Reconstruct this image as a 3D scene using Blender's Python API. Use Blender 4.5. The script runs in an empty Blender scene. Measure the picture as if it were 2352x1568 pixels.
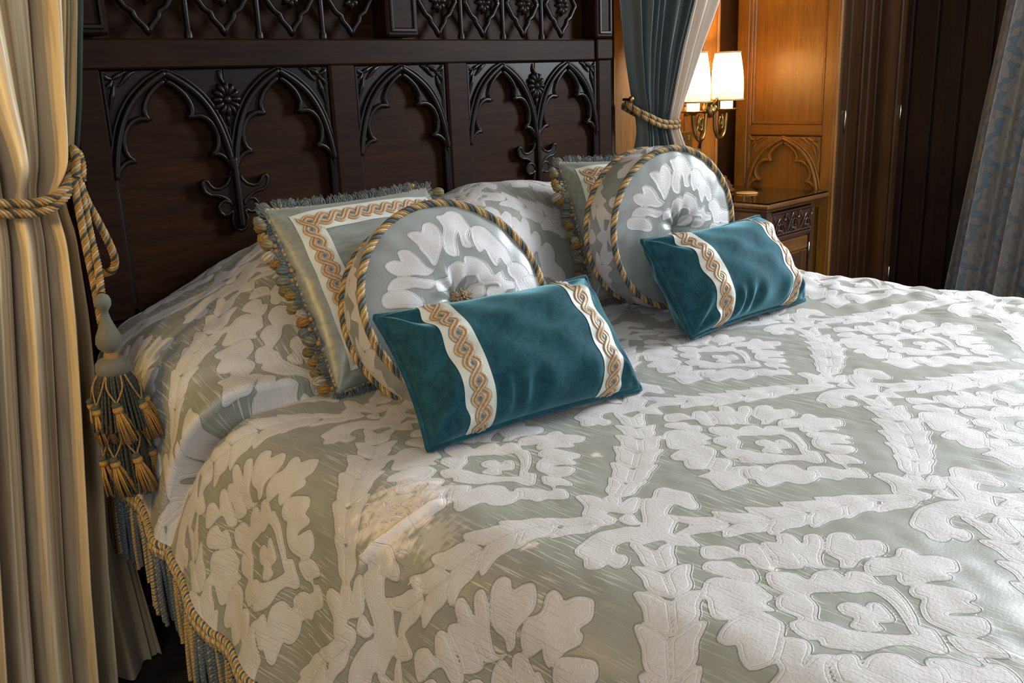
import bpy, bmesh, math, random
import numpy as np
from mathutils import Vector, Matrix

random.seed(7)
rng = np.random.default_rng(7)
sc = bpy.context.scene
COL = sc.collection
PI = math.pi

# ------------------------------------------------------------------ camera
YAW, PITCH, ROLL = .7611, .2747, -.0393
fw = np.array([math.sin(YAW)*math.cos(PITCH), math.cos(YAW)*math.cos(PITCH), -math.sin(PITCH)])
rt0 = np.array([math.cos(YAW), -math.sin(YAW), 0.0]); up0 = np.cross(rt0, fw)
rt = math.cos(ROLL)*rt0 + math.sin(ROLL)*up0
up = -math.sin(ROLL)*rt0 + math.cos(ROLL)*up0
cd = bpy.data.cameras.new('camera'); cam = bpy.data.objects.new('camera', cd); COL.objects.link(cam)
cd.sensor_width = 36.0; cd.lens = 2114.4/2352*36.0; cd.clip_start = .02
cam.matrix_world = Matrix(((rt[0], up[0], -fw[0], -1.7437), (rt[1], up[1], -fw[1], -2.284),
                           (rt[2], up[2], -fw[2], 1.25), (0, 0, 0, 1)))
sc.camera = cam

# ------------------------------------------------------------------ world, light, exposure
w = bpy.data.worlds.new('world'); sc.world = w; w.use_nodes = True
bg = w.node_tree.nodes['Background']; bg.inputs[0].default_value = (.75, .85, 1, 1); bg.inputs[1].default_value = .1
sc.view_settings.view_transform = 'Standard'; sc.view_settings.look = 'None'
sc.view_settings.gamma = 1.0; sc.view_settings.exposure = 0.0; sc.view_settings.use_curve_mapping = False
sc.cycles.use_denoising = True
sc.cycles.max_bounces = 8


def area(name, loc, target, sx, sy, power, col):
    l = bpy.data.lights.new(name, 'AREA'); l.shape = 'RECTANGLE'; l.size = sx; l.size_y = sy
    l.energy = power; l.color = col
    o = bpy.data.objects.new(name, l); COL.objects.link(o); o.location = loc
    o.rotation_euler = (Vector(target)-Vector(loc)).to_track_quat('-Z', 'Y').to_euler()
    return o


# daylight entering by the windows: right wall beside the bed, the wall past the foot of the bed, left wall
area('daylight_right_window', (2.66, -1.85, 1.95), (.3, -1.7, 1.0), .95, 1.5, 192, (.85, .93, 1.0))
area('daylight_foot_window', (-.75, -4.93, 2.0), (-.1, -1.2, 1.0), 2.4, 1.5, 46, (.88, .94, 1.0))
area('daylight_left_window', (-3.24, -3.3, 1.9), (-.6, -1.9, .8), 1.5, 1.7, 33, (.78, .89, 1.0))


# ------------------------------------------------------------------ node helpers
def newmat(name):
    m = bpy.data.materials.new(name); m.use_nodes = True
    nt = m.node_tree
    return m, nt, nt.nodes['Principled BSDF']


def N(nt, t, **kw):
    n = nt.nodes.new(t)
    for k, v in kw.items():
        if k.startswith('i_'):
            key = k[2:]
            key = int(key) if key.isdigit() else key.replace('_', ' ')
            n.inputs[key].default_value = v
        else:
            setattr(n, k, v)
    return n


def L(nt, a, b): nt.links.new(a, b)


def ramp(nt, fac, stops):
    r = nt.nodes.new('ShaderNodeValToRGB')
    e = r.color_ramp.elements
    while len(e) < len(stops): e.new(.5)
    for el, (p, c) in zip(e, stops):
        el.position = p; el.color = (*c, 1) if len(c) == 3 else c
    L(nt, fac, r.inputs[0])
    return r.outputs[0]


def mth(nt, op, a, b=None, clamp=False):
    n = nt.nodes.new('ShaderNodeMath'); n.operation = op; n.use_clamp = clamp
    for i, v in ((0, a), (1, b)):
        if v is None: continue
        if isinstance(v, (int, float)): n.inputs[i].default_value = v
        else: L(nt, v, n.inputs[i])
    return n.outputs[0]


def mixc(nt, f, a, b, mode='MIX'):
    n = nt.nodes.new('ShaderNodeMix'); n.data_type = 'RGBA'; n.blend_type = mode
    if isinstance(f, (int, float)): n.inputs[0].default_value = f
    else: L(nt, f, n.inputs[0])
    for i, v in ((6, a), (7, b)):
        if isinstance(v, tuple): n.inputs[i].default_value = (*v, 1)
        else: L(nt, v, n.inputs[i])
    return n.outputs[2]


def smooth(nt, v, lo, hi, a=0.0, b=1.0):
    n = nt.nodes.new('ShaderNodeMapRange'); n.interpolation_type = 'SMOOTHSTEP'
    L(nt, v, n.inputs[0])
    for i, x in ((1, lo), (2, hi), (3, a), (4, b)): n.inputs[i].default_value = x
    return n.outputs[0]


def wood(name, c1, c2, rough=.35, axis='z', spec=.5, coat=0.0, scale=1.0):
    """grain: noise stretched along one axis of the object's own coordinates"""
    m, nt, p = newmat(name)
    tc = N(nt, 'ShaderNodeTexCoord')
    mp = N(nt, 'ShaderNodeMapping')
    s = {'x': (3, 40, 40), 'y': (40, 3, 40), 'z': (40, 40, 3)}[axis]
    mp.inputs['Scale'].default_value = tuple(v*scale for v in s)
    L(nt, tc.outputs['Object'], mp.inputs[0])
    n1 = N(nt, 'ShaderNodeTexNoise', i_Scale=1.2, i_Detail=6, i_Roughness=.65, i_Distortion=.6)
    L(nt, mp.outputs[0], n1.inputs['Vector'])
    n2 = N(nt, 'ShaderNodeTexNoise', i_Scale=5.0, i_Detail=3)
    L(nt, mp.outputs[0], n2.inputs['Vector'])
    n3 = N(nt, 'ShaderNodeTexNoise', i_Scale=3.2, i_Detail=2)
    L(nt, tc.outputs['Object'], n3.inputs['Vector'])
    c = ramp(nt, n1.outputs[0], [(.32, c1), (.68, c2)])
    c = mixc(nt, mth(nt, 'MULTIPLY', smooth(nt, n3.outputs[0], .35, .7), .45), c, tuple(v*.55 for v in c1))
    c = mixc(nt, mth(nt, 'MULTIPLY', smooth(nt, n2.outputs[0], .58, .7), .5), c, tuple(v*.45 for v in c1))
    L(nt, c, p.inputs['Base Color'])
    p.inputs['Roughness'].default_value = rough
    p.inputs['Specular IOR Level'].default_value = spec
    p.inputs['Coat Weight'].default_value = coat; p.inputs['Coat Roughness'].default_value = .18
    b = N(nt, 'ShaderNodeBump', i_Strength=.12, i_Distance=.002)
    L(nt, n1.outputs[0], b.inputs['Height']); L(nt, b.outputs[0], p.inputs['Normal'])
    return m


def plain(name, col, rough=.5, metal=0.0, sheen=0.0, noise=.0, bump=0.0, bscale=300):
    m, nt, p = newmat(name)
    p.inputs['Base Color'].default_value = (*col, 1); p.inputs['Roughness'].default_value = rough
    p.inputs['Metallic'].default_value = metal; p.inputs['Sheen Weight'].default_value = sheen
    tc = N(nt, 'ShaderNodeTexCoord')
    n = N(nt, 'ShaderNodeTexNoise', i_Scale=18.0, i_Detail=4); L(nt, tc.outputs['Object'], n.inputs['Vector'])
    c = ramp(nt, n.outputs[0], [(.3, tuple(v*(1-noise) for v in col)), (.7, tuple(min(1, v*(1+noise)) for v in col))])
    L(nt, c, p.inputs['Base Color'])
    if bump:
        n2 = N(nt, 'ShaderNodeTexNoise', i_Scale=float(bscale), i_Detail=2); L(nt, tc.outputs['Object'], n2.inputs['Vector'])
        b = N(nt, 'ShaderNodeBump', i_Strength=bump, i_Distance=.001)
        L(nt, n2.outputs[0], b.inputs['Height']); L(nt, b.outputs[0], p.inputs['Normal'])
    return m


def yarn(name, rough=.65, sheen=.08, spec=.25):
    m, nt, p = newmat(name)
    a = N(nt, 'ShaderNodeAttribute', attribute_name='Col')
    tc = N(nt, 'ShaderNodeTexCoord')
    n = N(nt, 'ShaderNodeTexNoise', i_Scale=260.0, i_Detail=2); L(nt, tc.outputs['Object'], n.inputs['Vector'])
    c = mixc(nt, smooth(nt, n.outputs[0], .3, .7, 0, .35), a.outputs['Color'], (.02, .02, .015), 'MIX')
    L(nt, c, p.inputs['Base Color'])
    p.inputs['Roughness'].default_value = rough; p.inputs['Sheen Weight'].default_value = sheen
    p.inputs['Specular IOR Level'].default_value = spec
    return m


def damask(name, ground, motif, slub, slubcol, rg=.36, rm=.6, relief=.8, weave=True, gspec=.6, wearcol=(.86, .74, .64)):
    """two-tone woven pattern read from the signed distance 'sdf' kept in the cloth mesh"""
    m, nt, p = newmat(name)
    sd = N(nt, 'ShaderNodeAttribute', attribute_name='sdf').outputs['Fac']
    wr = N(nt, 'ShaderNodeAttribute', attribute_name='wear').outputs['Fac']
    uv = N(nt, 'ShaderNodeAttribute', attribute_name='st').outputs['Vector']
    sd = mth(nt, 'SUBTRACT', sd, .0015)
    mask = smooth(nt, sd, -.0006, .0006, 1, 0)
    ol = N(nt, 'ShaderNodeAttribute', attribute_name='rim').outputs['Fac']
    line = mth(nt, 'MULTIPLY', smooth(nt, mth(nt, 'ABSOLUTE', mth(nt, 'SUBTRACT', ol, .0040)), .0003, .0013, 1, 0), mask)
    seam = mth(nt, 'MULTIPLY', smooth(nt, ol, .0002, .0016, 1, 0), mask)
    edge = smooth(nt, mth(nt, 'ABSOLUTE', mth(nt, 'SUBTRACT', sd, .0008)), .0003, .0016, 1, 0)
    mp = N(nt, 'ShaderNodeMapping'); L(nt, uv, mp.inputs[0]); mp.inputs['Scale'].default_value = (260, 11, 1)
    mp.inputs['Rotation'].default_value = (0, 0, .06)
    n1 = N(nt, 'ShaderNodeTexNoise', i_Scale=1.0, i_Detail=2, i_Roughness=.5); L(nt, mp.outputs[0], n1.inputs['Vector'])
    n2 = N(nt, 'ShaderNodeTexNoise', i_Scale=4.5, i_Detail=2); L(nt, uv, n2.inputs['Vector'])
    n3 = N(nt, 'ShaderNodeTexNoise', i_Scale=230.0, i_Detail=3); L(nt, uv, n3.inputs['Vector'])
    sl = mth(nt, 'MULTIPLY', smooth(nt, n1.outputs[0], .54, .64), smooth(nt, n2.outputs[0], .38, .62, .12, 1))
    sl = mth(nt, 'MULTIPLY', sl, slub)
    g = mixc(nt, smooth(nt, n2.outputs[0], .35, .65, 0, .3), ground, tuple(v*.82 for v in ground))
    g = mixc(nt, sl, g, slubcol)
    mo = mixc(nt, smooth(nt, n3.outputs[0], .3, .75, 0, .22), motif, tuple(v*.72 for v in motif))
    mo = mixc(nt, mth(nt, 'MULTIPLY', line, .45), mo, tuple(min(1, v*1.22) for v in motif))
    mo = mixc(nt, mth(nt, 'MULTIPLY', seam, .45), mo, tuple(v*.62 for v in motif))
    c = mixc(nt, mask, g, mo)
    c = mixc(nt, mth(nt, 'MULTIPLY', edge, .3), c, tuple(v*.5 for v in ground))
    c = mixc(nt, wr, c, wearcol)
    L(nt, c, p.inputs['Base Color'])
    r = N(nt, 'ShaderNodeMapRange'); L(nt, mask, r.inputs[0]); r.inputs[3].default_value = rg; r.inputs[4].default_value = rm
    L(nt, r.outputs[0], p.inputs['Roughness'])
    p.inputs['Specular IOR Level'].default_value = gspec
    p.inputs['Sheen Weight'].default_value = .12; p.inputs['Sheen Roughness'].default_value = .4
    h = mth(nt, 'MULTIPLY', mask, .5)
    h = mth(nt, 'SUBTRACT', h, mth(nt, 'MULTIPLY', edge, .5))
    h = mth(nt, 'ADD', h, mth(nt, 'MULTIPLY', line, .45))
    h = mth(nt, 'SUBTRACT', h, mth(nt, 'MULTIPLY', seam, .45))
    h = mth(nt, 'ADD', h, mth(nt, 'MULTIPLY', n3.outputs[0], mth(nt, 'ADD', mth(nt, 'MULTIPLY', mask, .55), .25)))
    h = mth(nt, 'ADD', h, mth(nt, 'MULTIPLY', sl, .5))
    if weave:
        mp2 = N(nt, 'ShaderNodeMapping'); L(nt, uv, mp2.inputs[0]); mp2.inputs['Scale'].default_value = (900, 900, 1)
        mp2.inputs['Rotation'].default_value = (0, 0, .6)
        ck = N(nt, 'ShaderNodeTexChecker', i_Scale=.45); L(nt, mp2.outputs[0], ck.inputs[0])
        h = mth(nt, 'ADD', h, mth(nt, 'MULTIPLY', ck.outputs['Fac'], .16))
    b = N(nt, 'ShaderNodeBump', i_Strength=relief, i_Distance=.0016)
    L(nt, h, b.inputs['Height']); L(nt, b.outputs[0], p.inputs['Normal'])
    return m


def striped(name, base, dark, light, freq, rough=.45, spec=.5, fine=.5):
    """silk with woven stripes running down the cloth (attribute st: x across the width, y down)"""
    m, nt, p = newmat(name)
    uv = N(nt, 'ShaderNodeAttribute', attribute_name='st').outputs['Vector']
    mp = N(nt, 'ShaderNodeMapping'); L(nt, uv, mp.inputs[0]); mp.inputs['Scale'].default_value = (freq, .25, 1)
    n = N(nt, 'ShaderNodeTexNoise', i_Scale=1.0, i_Detail=3, i_Roughness=.7); L(nt, mp.outputs[0], n.inputs['Vector'])
    mp2 = N(nt, 'ShaderNodeMapping'); L(nt, uv, mp2.inputs[0]); mp2.inputs['Scale'].default_value = (freq*9, 6, 1)
    n2 = N(nt, 'ShaderNodeTexNoise', i_Scale=1.0, i_Detail=2); L(nt, mp2.outputs[0], n2.inputs['Vector'])
    c = ramp(nt, n.outputs[0], [(.36, dark), (.46, base), (.56, base), (.66, light)])
    c = mixc(nt, smooth(nt, n2.outputs[0], .45, .7, 0, fine), c, dark)
    L(nt, c, p.inputs['Base Color'])
    p.inputs['Roughness'].default_value = rough; p.inputs['Specular IOR Level'].default_value = spec
    p.inputs['Sheen Weight'].default_value = .15
    b = N(nt, 'ShaderNodeBump', i_Strength=.2, i_Distance=.001); L(nt, n2.outputs[0], b.inputs['Height'])
    L(nt, b.outputs[0], p.inputs['Normal'])
    return m


def velvet(name, c1, c2):
    m, nt, p = newmat(name)
    tc = N(nt, 'ShaderNodeTexCoord')
    n = N(nt, 'ShaderNodeTexNoise', i_Scale=26.0, i_Detail=8, i_Roughness=.78, i_Distortion=.5)
    L(nt, tc.outputs['Object'], n.inputs['Vector'])
    n2 = N(nt, 'ShaderNodeTexNoise', i_Scale=420.0, i_Detail=2); L(nt, tc.outputs['Object'], n2.inputs['Vector'])
    c = ramp(nt, n.outputs[0], [(.33, c1), (.52, tuple((a+b)/2 for a, b in zip(c1, c2))), (.7, c2)])
    c = mixc(nt, smooth(nt, n2.outputs[0], .4, .7, 0, .3), c, tuple(v*.5 for v in c1))
    L(nt, c, p.inputs['Base Color'])
    p.inputs['Roughness'].default_value = .85; p.inputs['Specular IOR Level'].default_value = .15
    p.inputs['Sheen Weight'].default_value = .75; p.inputs['Sheen Roughness'].default_value = .35
    p.inputs['Sheen Tint'].default_value = (.35, .75, .85, 1)
    b = N(nt, 'ShaderNodeBump', i_Strength=.25, i_Distance=.0015)
    L(nt, n.outputs[0], b.inputs['Height']); L(nt, b.outputs[0], p.inputs['Normal'])
    return m


def satin(name, col, rough=.38):
    m, nt, p = newmat(name)
    tc = N(nt, 'ShaderNodeTexCoord')
    mp = N(nt, 'ShaderNodeMapping'); mp.inputs['Scale'].default_value = (14, 90, 90); L(nt, tc.outputs['Object'], mp.inputs[0])
    n = N(nt, 'ShaderNodeTexNoise', i_Scale=1.0, i_Detail=4); L(nt, mp.outputs[0], n.inputs['Vector'])
    c = ramp(nt, n.outputs[0], [(.3, tuple(v*.8 for v in col)), (.7, tuple(v*1.12 for v in col))])
    L(nt, c, p.inputs['Base Color']); p.inputs['Roughness'].default_value = rough
    p.inputs['Specular IOR Level'].default_value = .6; p.inputs['Sheen Weight'].default_value = .15
    b = N(nt, 'ShaderNodeBump', i_Strength=.3, i_Distance=.002); L(nt, n.outputs[0], b.inputs['Height'])
    L(nt, b.outputs[0], p.inputs['Normal'])
    return m


MT = {}
MT['dark_wood'] = wood('dark_oak', (.010, .0034, .0010), (.024, .0083, .0024), .48, 'x', .08, .0)
MT['dark_panel'] = wood('dark_oak_panel', (.013, .0044, .0013), (.032, .0112, .0033), .5, 'x', .07, .0)
MT['carved'] = wood('black_oak_carving', (.0055, .0022, .0009), (.012, .0046, .0018), .36, 'z', .22, .0)
MT['amber_wood'] = wood('amber_oak', (.25, .098, .013), (.39, .165, .024), .38, 'z', .45, .12)
MT['amber_flat'] = wood('amber_oak_flat', (.25, .098, .013), (.39, .165, .024), .38, 'y', .45, .12)
MT['brown_wood'] = wood('brown_oak', (.060, .025, .0085), (.105, .045, .015), .38, 'z', .4, .1)
MT['brown_flat'] = wood('brown_oak_flat', (.13, .055, .018), (.21, .09, .03), .22, 'x', .55, .4)
MT['door_wood'] = wood('wardrobe_oak', (.040, .016, .0055), (.075, .030, .0105), .42, 'z', .3)
MT['plank_wood'] = wood('plank_oak', (.018, .0078, .0036), (.036, .0155, .0066), .5, 'z', .2)
MT['drawer_wood'] = wood('drawer_oak', (.05, .022, .014), (.09, .042, .026), .22, 'x', .6, .4)
MT['floor'] = plain('brown_carpet', (.03, .017, .01), .9, noise=.3, bump=.4)
MT['plaster'] = plain('plaster', (.72, .70, .66), .9, noise=.05)
MT['wall_wood'] = wood('wall_oak', (.12, .05, .017), (.2, .088, .03), .42, 'z', .4)
MT['brass'] = plain('aged_brass', (.30, .19, .06), .3, 1.0, noise=.3)
MT['socket'] = plain('brass_plate', (.55, .38, .12), .3, .9, noise=.05)
MT['iron'] = plain('steel_hinge', (.45, .42, .38), .35, 1.0)
MT['black'] = plain('black_slot', (.005, .005, .005), .6)
MT['coaster'] = plain('pale_wood_coaster', (.55, .3, .1), .5, noise=.1)
MT['velvet'] = velvet('teal_velvet', (.0055, .036, .048), (.024, .100, .125))
MT['band'] = plain('cream_satin_band', (.60, .60, .50), .42, sheen=.2, noise=.06, bump=.2, bscale=500)
MT['yarn'] = yarn('coloured_yarn')
MT['braid'] = yarn('braid_thread', .45, .15, .5)
MT['silk'] = satin('grey_green_silk', (.225, .24, .21), .36)
MT['quilt'] = damask('damask_quilt', (.305, .302, .255), (.61, .57, .545), .9, (.62, .59, .52), .46, .62, .8, True, .5)
MT['round'] = damask('damask_cushion', (.27, .285, .265), (.60, .56, .55), .15, (.5, .5, .5), .33, .5, .5)
MT['window_curtain'] = damask('damask_curtain', (.18, .235, .26), (.32, .28, .245), .1, (.2, .2, .2), .6, .7, .3, False, .3)
MT['cream_silk'] = striped('cream_striped_silk', (.60, .47, .29), (.34, .24, .13), (.68, .57, .40), 26)
MT['teal_silk'] = striped('teal_silk', (.036, .050, .046), (.020, .030, .029), (.070, .084, .074), 40, .5)
MT['cream_edge'] = striped('cream_edge_silk', (.55, .45, .36), (.42, .32, .24), (.62, .54, .46), 40, .5)
MT['lining'] = plain('teal_lining', (.075, .125, .115), .6, noise=.15)
MT['base_cloth'] = plain('brown_bed_cloth', (.045, .024, .013), .85, noise=.2, bump=.2)
MT['mattress'] = plain('mattress_ticking', (.4, .38, .34), .9)
MT['finial'] = plain('grey_green_thread', (.115, .105, .075), .7, sheen=.2, noise=.15, bump=.5, bscale=420)

gm, gnt, gp = newmat('glass_sheet')
gp.inputs['Base Color'].default_value = (.85, .95, .85, 1); gp.inputs['Roughness'].default_value = .03
gp.inputs['Transmission Weight'].default_value = 1.0; gp.inputs['IOR'].default_value = 1.45
MT['glass'] = gm


def shade_mat():
    m, nt, p = newmat('pleated_shade')
    out = nt.nodes['Material Output']
    a = N(nt, 'ShaderNodeAttribute', attribute_name='Col')
    tr = N(nt, 'ShaderNodeBsdfTranslucent'); L(nt, a.outputs['Color'], tr.inputs[0])
    df = N(nt, 'ShaderNodeBsdfDiffuse'); L(nt, a.outputs['Color'], df.inputs[0])
    mx = N(nt, 'ShaderNodeMixShader', i_0=.35); L(nt, tr.outputs[0], mx.inputs[1]); L(nt, df.outputs[0], mx.inputs[2])
    L(nt, mx.outputs[0], out.inputs[0])
    nt.nodes.remove(p)
    return m


def emit(name, col, s):
    m, nt, p = newmat(name)
    p.inputs['Base Color'].default_value = (*col, 1)
    p.inputs['Emission Color'].default_value = (*col, 1); p.inputs['Emission Strength'].default_value = s
    return m


MT['shade'] = shade_mat()
MT['candle'] = emit('glowing_candle_tube', (1, .74, .32), 4.0)
MT['bulb'] = emit('bulb', (1, .75, .4), 6.0)


# ------------------------------------------------------------------ mesh helpers
class MB:
    """collects pieces, then links them as one mesh object"""
    def __init__(s): s.V = []; s.Q = []; s.P = []; s.C = []; s.n = 0; s.A = {}

    def add(s, V, F, col=None, mat=None, attrs=None):
        V = np.asarray(V, float).reshape(-1, 3)
        if mat is not None:
            mm = np.array(mat); V = V @ mm[:3, :3].T + mm[:3, 3]
        if isinstance(F, np.ndarray): s.Q.append(F + s.n)
        else: s.P += [[i + s.n for i in f] for f in F]
        c = np.ones((len(V), 4))
        if col is not None:
            col = np.asarray(col, float)
            c[:, :3] = col if col.ndim == 2 else col[None, :3]
        s.C.append(c); s.V.append(V); s.n += len(V)
        for k, v in (attrs or {}).items(): s.A.setdefault(k, []).append(np.asarray(v, float))
        return s

    def build(s, name, mat, parent=None, smooth=True, loc=None):
        V = np.concatenate(s.V).astype(np.float32)
        me = bpy.data.meshes.new(name)
        loops = []; starts = []; k = 0
        if s.Q:
            for q in s.Q:
                loops.append(q.ravel()); w_ = q.shape[1]
                starts.append(k + np.arange(len(q))*w_); k += q.size
        if s.P:
            ln = np.array([len(f) for f in s.P])
            loops.append(np.array([i for f in s.P for i in f]))
            starts.append(k + np.concatenate([[0], np.cumsum(ln)[:-1]])); k += ln.sum()
        loops = np.concatenate(loops).astype(np.int32); starts = np.concatenate(starts).astype(np.int32)
        me.vertices.add(len(V)); me.vertices.foreach_set('co', V.ravel())
        me.loops.add(len(loops)); me.loops.foreach_set('vertex_index', loops)
        me.polygons.add(len(starts)); me.polygons.foreach_set('loop_start', starts)
        me.update(calc_edges=True); me.validate()
        a = me.attributes.new('Col', 'FLOAT_COLOR', 'POINT'); a.data.foreach_set('color', np.concatenate(s.C).astype(np.float32).ravel())
        for kx, vs in s.A.items():
            v = np.concatenate(vs).astype(np.float32)
            if v.ndim == 1:
                a = me.attributes.new(kx, 'FLOAT', 'POINT'); a.data.foreach_set('value', v)
            else:
                a = me.attributes.new(kx, 'FLOAT_VECTOR', 'POINT'); a.data.foreach_set('vector', v.ravel())
        me.polygons.foreach_set('use_smooth', np.full(len(me.polygons), smooth))
        if mat is not None: me.materials.append(mat)
        o = bpy.data.objects.new(name, me); COL.objects.link(o)
        if parent: o.parent = parent
        if loc is not None: o.location = loc
        return o


def grid_quads(n, m, cu=False, cv=False):
    """n rows x m columns"""
    i = np.arange(n if cu else n-1); j = np.arange(m if cv else m-1)
    I, J = np.meshgrid(i, j, indexing='ij')
    I2 = (I+1) % n; J2 = (J+1) % m
    return np.stack([I*m+J, I*m+J2, I2*m+J2, I2*m+J], -1).reshape(-1, 4)


def frames(P, closed=False):
    P = np.asarray(P, float)
    T = np.roll(P, -1, 0)-np.roll(P, 1, 0)
    if not closed: T[0] = P[1]-P[0]; T[-1] = P[-1]-P[-2]
    T /= np.linalg.norm(T, axis=1)[:, None]+1e-12
    a = np.array([0, 0, 1.]) if abs(T[0][2]) < .8 else np.array([1., 0, 0])
    n = np.cross(T[0], a); n /= np.linalg.norm(n)
    Ns = [n]
    for k in range(1, len(P)):
        n = Ns[-1]-T[k]*np.dot(Ns[-1], T[k]); n /= np.linalg.norm(n)+1e-12; Ns.append(n)
    Ns = np.array(Ns)
    return T, Ns, np.cross(T, Ns)


def resample(P, step, closed=False):
    P = np.asarray(P, float)
    if closed: P = np.vstack([P, P[:1]])
    d = np.concatenate([[0], np.cumsum(np.linalg.norm(np.diff(P, axis=0), axis=1))])
    n = max(4, int(round(d[-1]/step))+1)
    t = np.linspace(0, d[-1], n)
    if closed: t = t[:-1]
    return np.stack([np.interp(t, d, P[:, k]) for k in range(3)], 1), t, d[-1]


def spline(pts, n=12, closed=False):
    """Catmull-Rom through the points"""
    P = np.asarray(pts, float); out = []
    k = len(P); rngk = range(k) if closed else range(k-1)
    for i in rngk:
        p1, p2 = P[i], P[(i+1) % k]
        p0 = P[(i-1) % k] if (closed or i > 0) else 2*p1-p2
        p3 = P[(i+2) % k] if (closed or i+2 < k) else 2*p2-p1
        t = np.linspace(0, 1, n, endpoint=False)[:, None]
        out.append(.5*((2*p1)+(-p0+p2)*t+(2*p0-5*p1+4*p2-p3)*t**2+(-p0+3*p1-3*p2+p3)*t**3))
    if not closed: out.append(P[-1:])
    return np.concatenate(out)


def tube(P, r, n=8, closed=False, cap=True, flat=None):
    P = np.asarray(P, float); T, A, B = frames(P, closed)
    r = np.broadcast_to(np.asarray(r, float), (len(P),))
    th = np.arange(n)*2*PI/n
    V = P[:, None]+r[:, None, None]*(np.cos(th)[None, :, None]*A[:, None]+np.sin(th)[None, :, None]*B[:, None])
    F = grid_quads(len(P), n, closed, True)
    V = V.reshape(-1, 3)
    if cap and not closed:
        V = np.vstack([V, P[:1], P[-1:]])
        k = len(P)*n; e = (len(P)-1)*n
        tri = [[(i+1) % n, i, k] for i in range(n)]+[[e+i, e+(i+1) % n, k+1] for i in range(n)]
        return V, [list(map(int, f)) for f in F]+tri
    return V, F


GOLD = np.array((.50, .27, .06)); PALE = np.array((.68, .53, .30)); TEALY = np.array((.066, .083, .082)); GREYT = np.array((.16, .185, .175))
OCH = np.array((.46, .21, .035)); CREAM = np.array((.66, .54, .38)); OLIVE = np.array((.26, .2, .07))


def rope(P, R, pitch, cols, per=4, closed=False, step=None, n_str=None):
    """twisted cord: the strands are lobes of the section, turned along the length"""
    P, t, Ln = resample(P, step or pitch/11.0, closed)
    T, A, B = frames(P, closed)
    k = len(cols); n = k*per
    j = np.arange(n); fr = (j % per)/per+.5/per
    if closed: pitch = Ln/max(1, round(Ln/pitch))
    ang = 2*PI*j/n
    rad = R*(.72+.28*np.sin(PI*fr)**.8)
    th = ang[None, :]+2*PI*t[:, None]/pitch
    V = P[:, None]+rad[None, :, None]*(np.cos(th)[..., None]*A[:, None]+np.sin(th)[..., None]*B[:, None])
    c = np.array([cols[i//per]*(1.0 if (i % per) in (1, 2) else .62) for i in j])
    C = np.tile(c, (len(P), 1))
    return V.reshape(-1, 3), grid_quads(len(P), n, closed, True), C


def lathe(prof, n=32):
    """prof: list of (r, z)"""
    prof = np.asarray(prof, float); th = np.arange(n)*2*PI/n
    V = np.stack([prof[:, None, 0]*np.cos(th), prof[:, None, 0]*np.sin(th), np.repeat(prof[:, 1:2], n, 1)], -1)
    return V.reshape(-1, 3), grid_quads(len(prof), n, False, True)


def box(x0, x1, y0, y1, z0, z1, b=.003):
    bm = bmesh.new(); bmesh.ops.create_cube(bm, size=1)
    for v in bm.verts:
        v.co = Vector(((x0+x1)/2+v.co.x*(x1-x0), (y0+y1)/2+v.co.y*(y1-y0), (z0+z1)/2+v.co.z*(z1-z0)))
    b = min(b, .45*min(abs(x1-x0), abs(y1-y0), abs(z1-z0)))
    if b > 0: bmesh.ops.bevel(bm, geom=bm.edges[:]+bm.verts[:], offset=b, segments=1, affect='EDGES', profile=.5)
    bm.verts.index_update()
    V = [tuple(v.co) for v in bm.verts]; F = [[v.index for v in f.verts] for f in bm.faces]
    bm.free()
    return V, F


def plate(polys, depth, bevel=.003):
    """outlines (outer and holes) filled, given thickness and a rounded arris; lies in local xy"""
    cu = bpy.data.curves.new('plate', 'CURVE'); cu.dimensions = '2D'; cu.fill_mode = 'BOTH'
    cu.extrude = max(.0005, depth/2-bevel); cu.bevel_depth = bevel; cu.bevel_resolution = 1
    cu.offset = -bevel
    for pl in polys:
        sp = cu.splines.new('POLY'); sp.points.add(len(pl)-1)
        for q, (x, y) in zip(sp.points, pl): q.co = (x, y, 0, 1)
        sp.use_cyclic_u = True
    tmp = bpy.data.objects.new('plate', cu)
    me = bpy.data.meshes.new_from_object(tmp)
    V = np.zeros(len(me.vertices)*3); me.vertices.foreach_get('co', V)
    F = [list(p.vertices) for p in me.polygons]
    bpy.data.objects.remove(tmp); bpy.data.curves.remove(cu); bpy.data.meshes.remove(me)
    return V.reshape(-1, 3), F


def bxo(name, mat, parent, *a, b=.003, smooth=False):
    V, F = box(*a, b=b)
    return MB().add(V, F).build(name, mat, parent, smooth)


def thing(name, label, cat, loc=(0, 0, 0), group=None, mat=None):
    o = bpy.data.objects.new(name, None); COL.objects.link(o); o.empty_display_size = .05
    o.location = loc
    if mat is not None: o.matrix_world = mat
    o['label'] = label; o['category'] = cat
    if group: o['group'] = group
    return o


def tag(o, label, cat, group=None):
    o['label'] = label; o['category'] = cat
    if group: o['group'] = group
    return o


def struct(o):
    o['kind'] = 'structure'; return o


def copy_thing(root, label, mat=None, group=None):
    r = root.copy(); COL.objects.link(r); r['label'] = label
    if mat is not None: r.matrix_world = mat
    for ch in list(root.children):
        c = ch.copy(); COL.objects.link(c); c.parent = r
        for g in list(ch.children):
            d = g.copy(); COL.objects.link(d); d.parent = c
    return r


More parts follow.
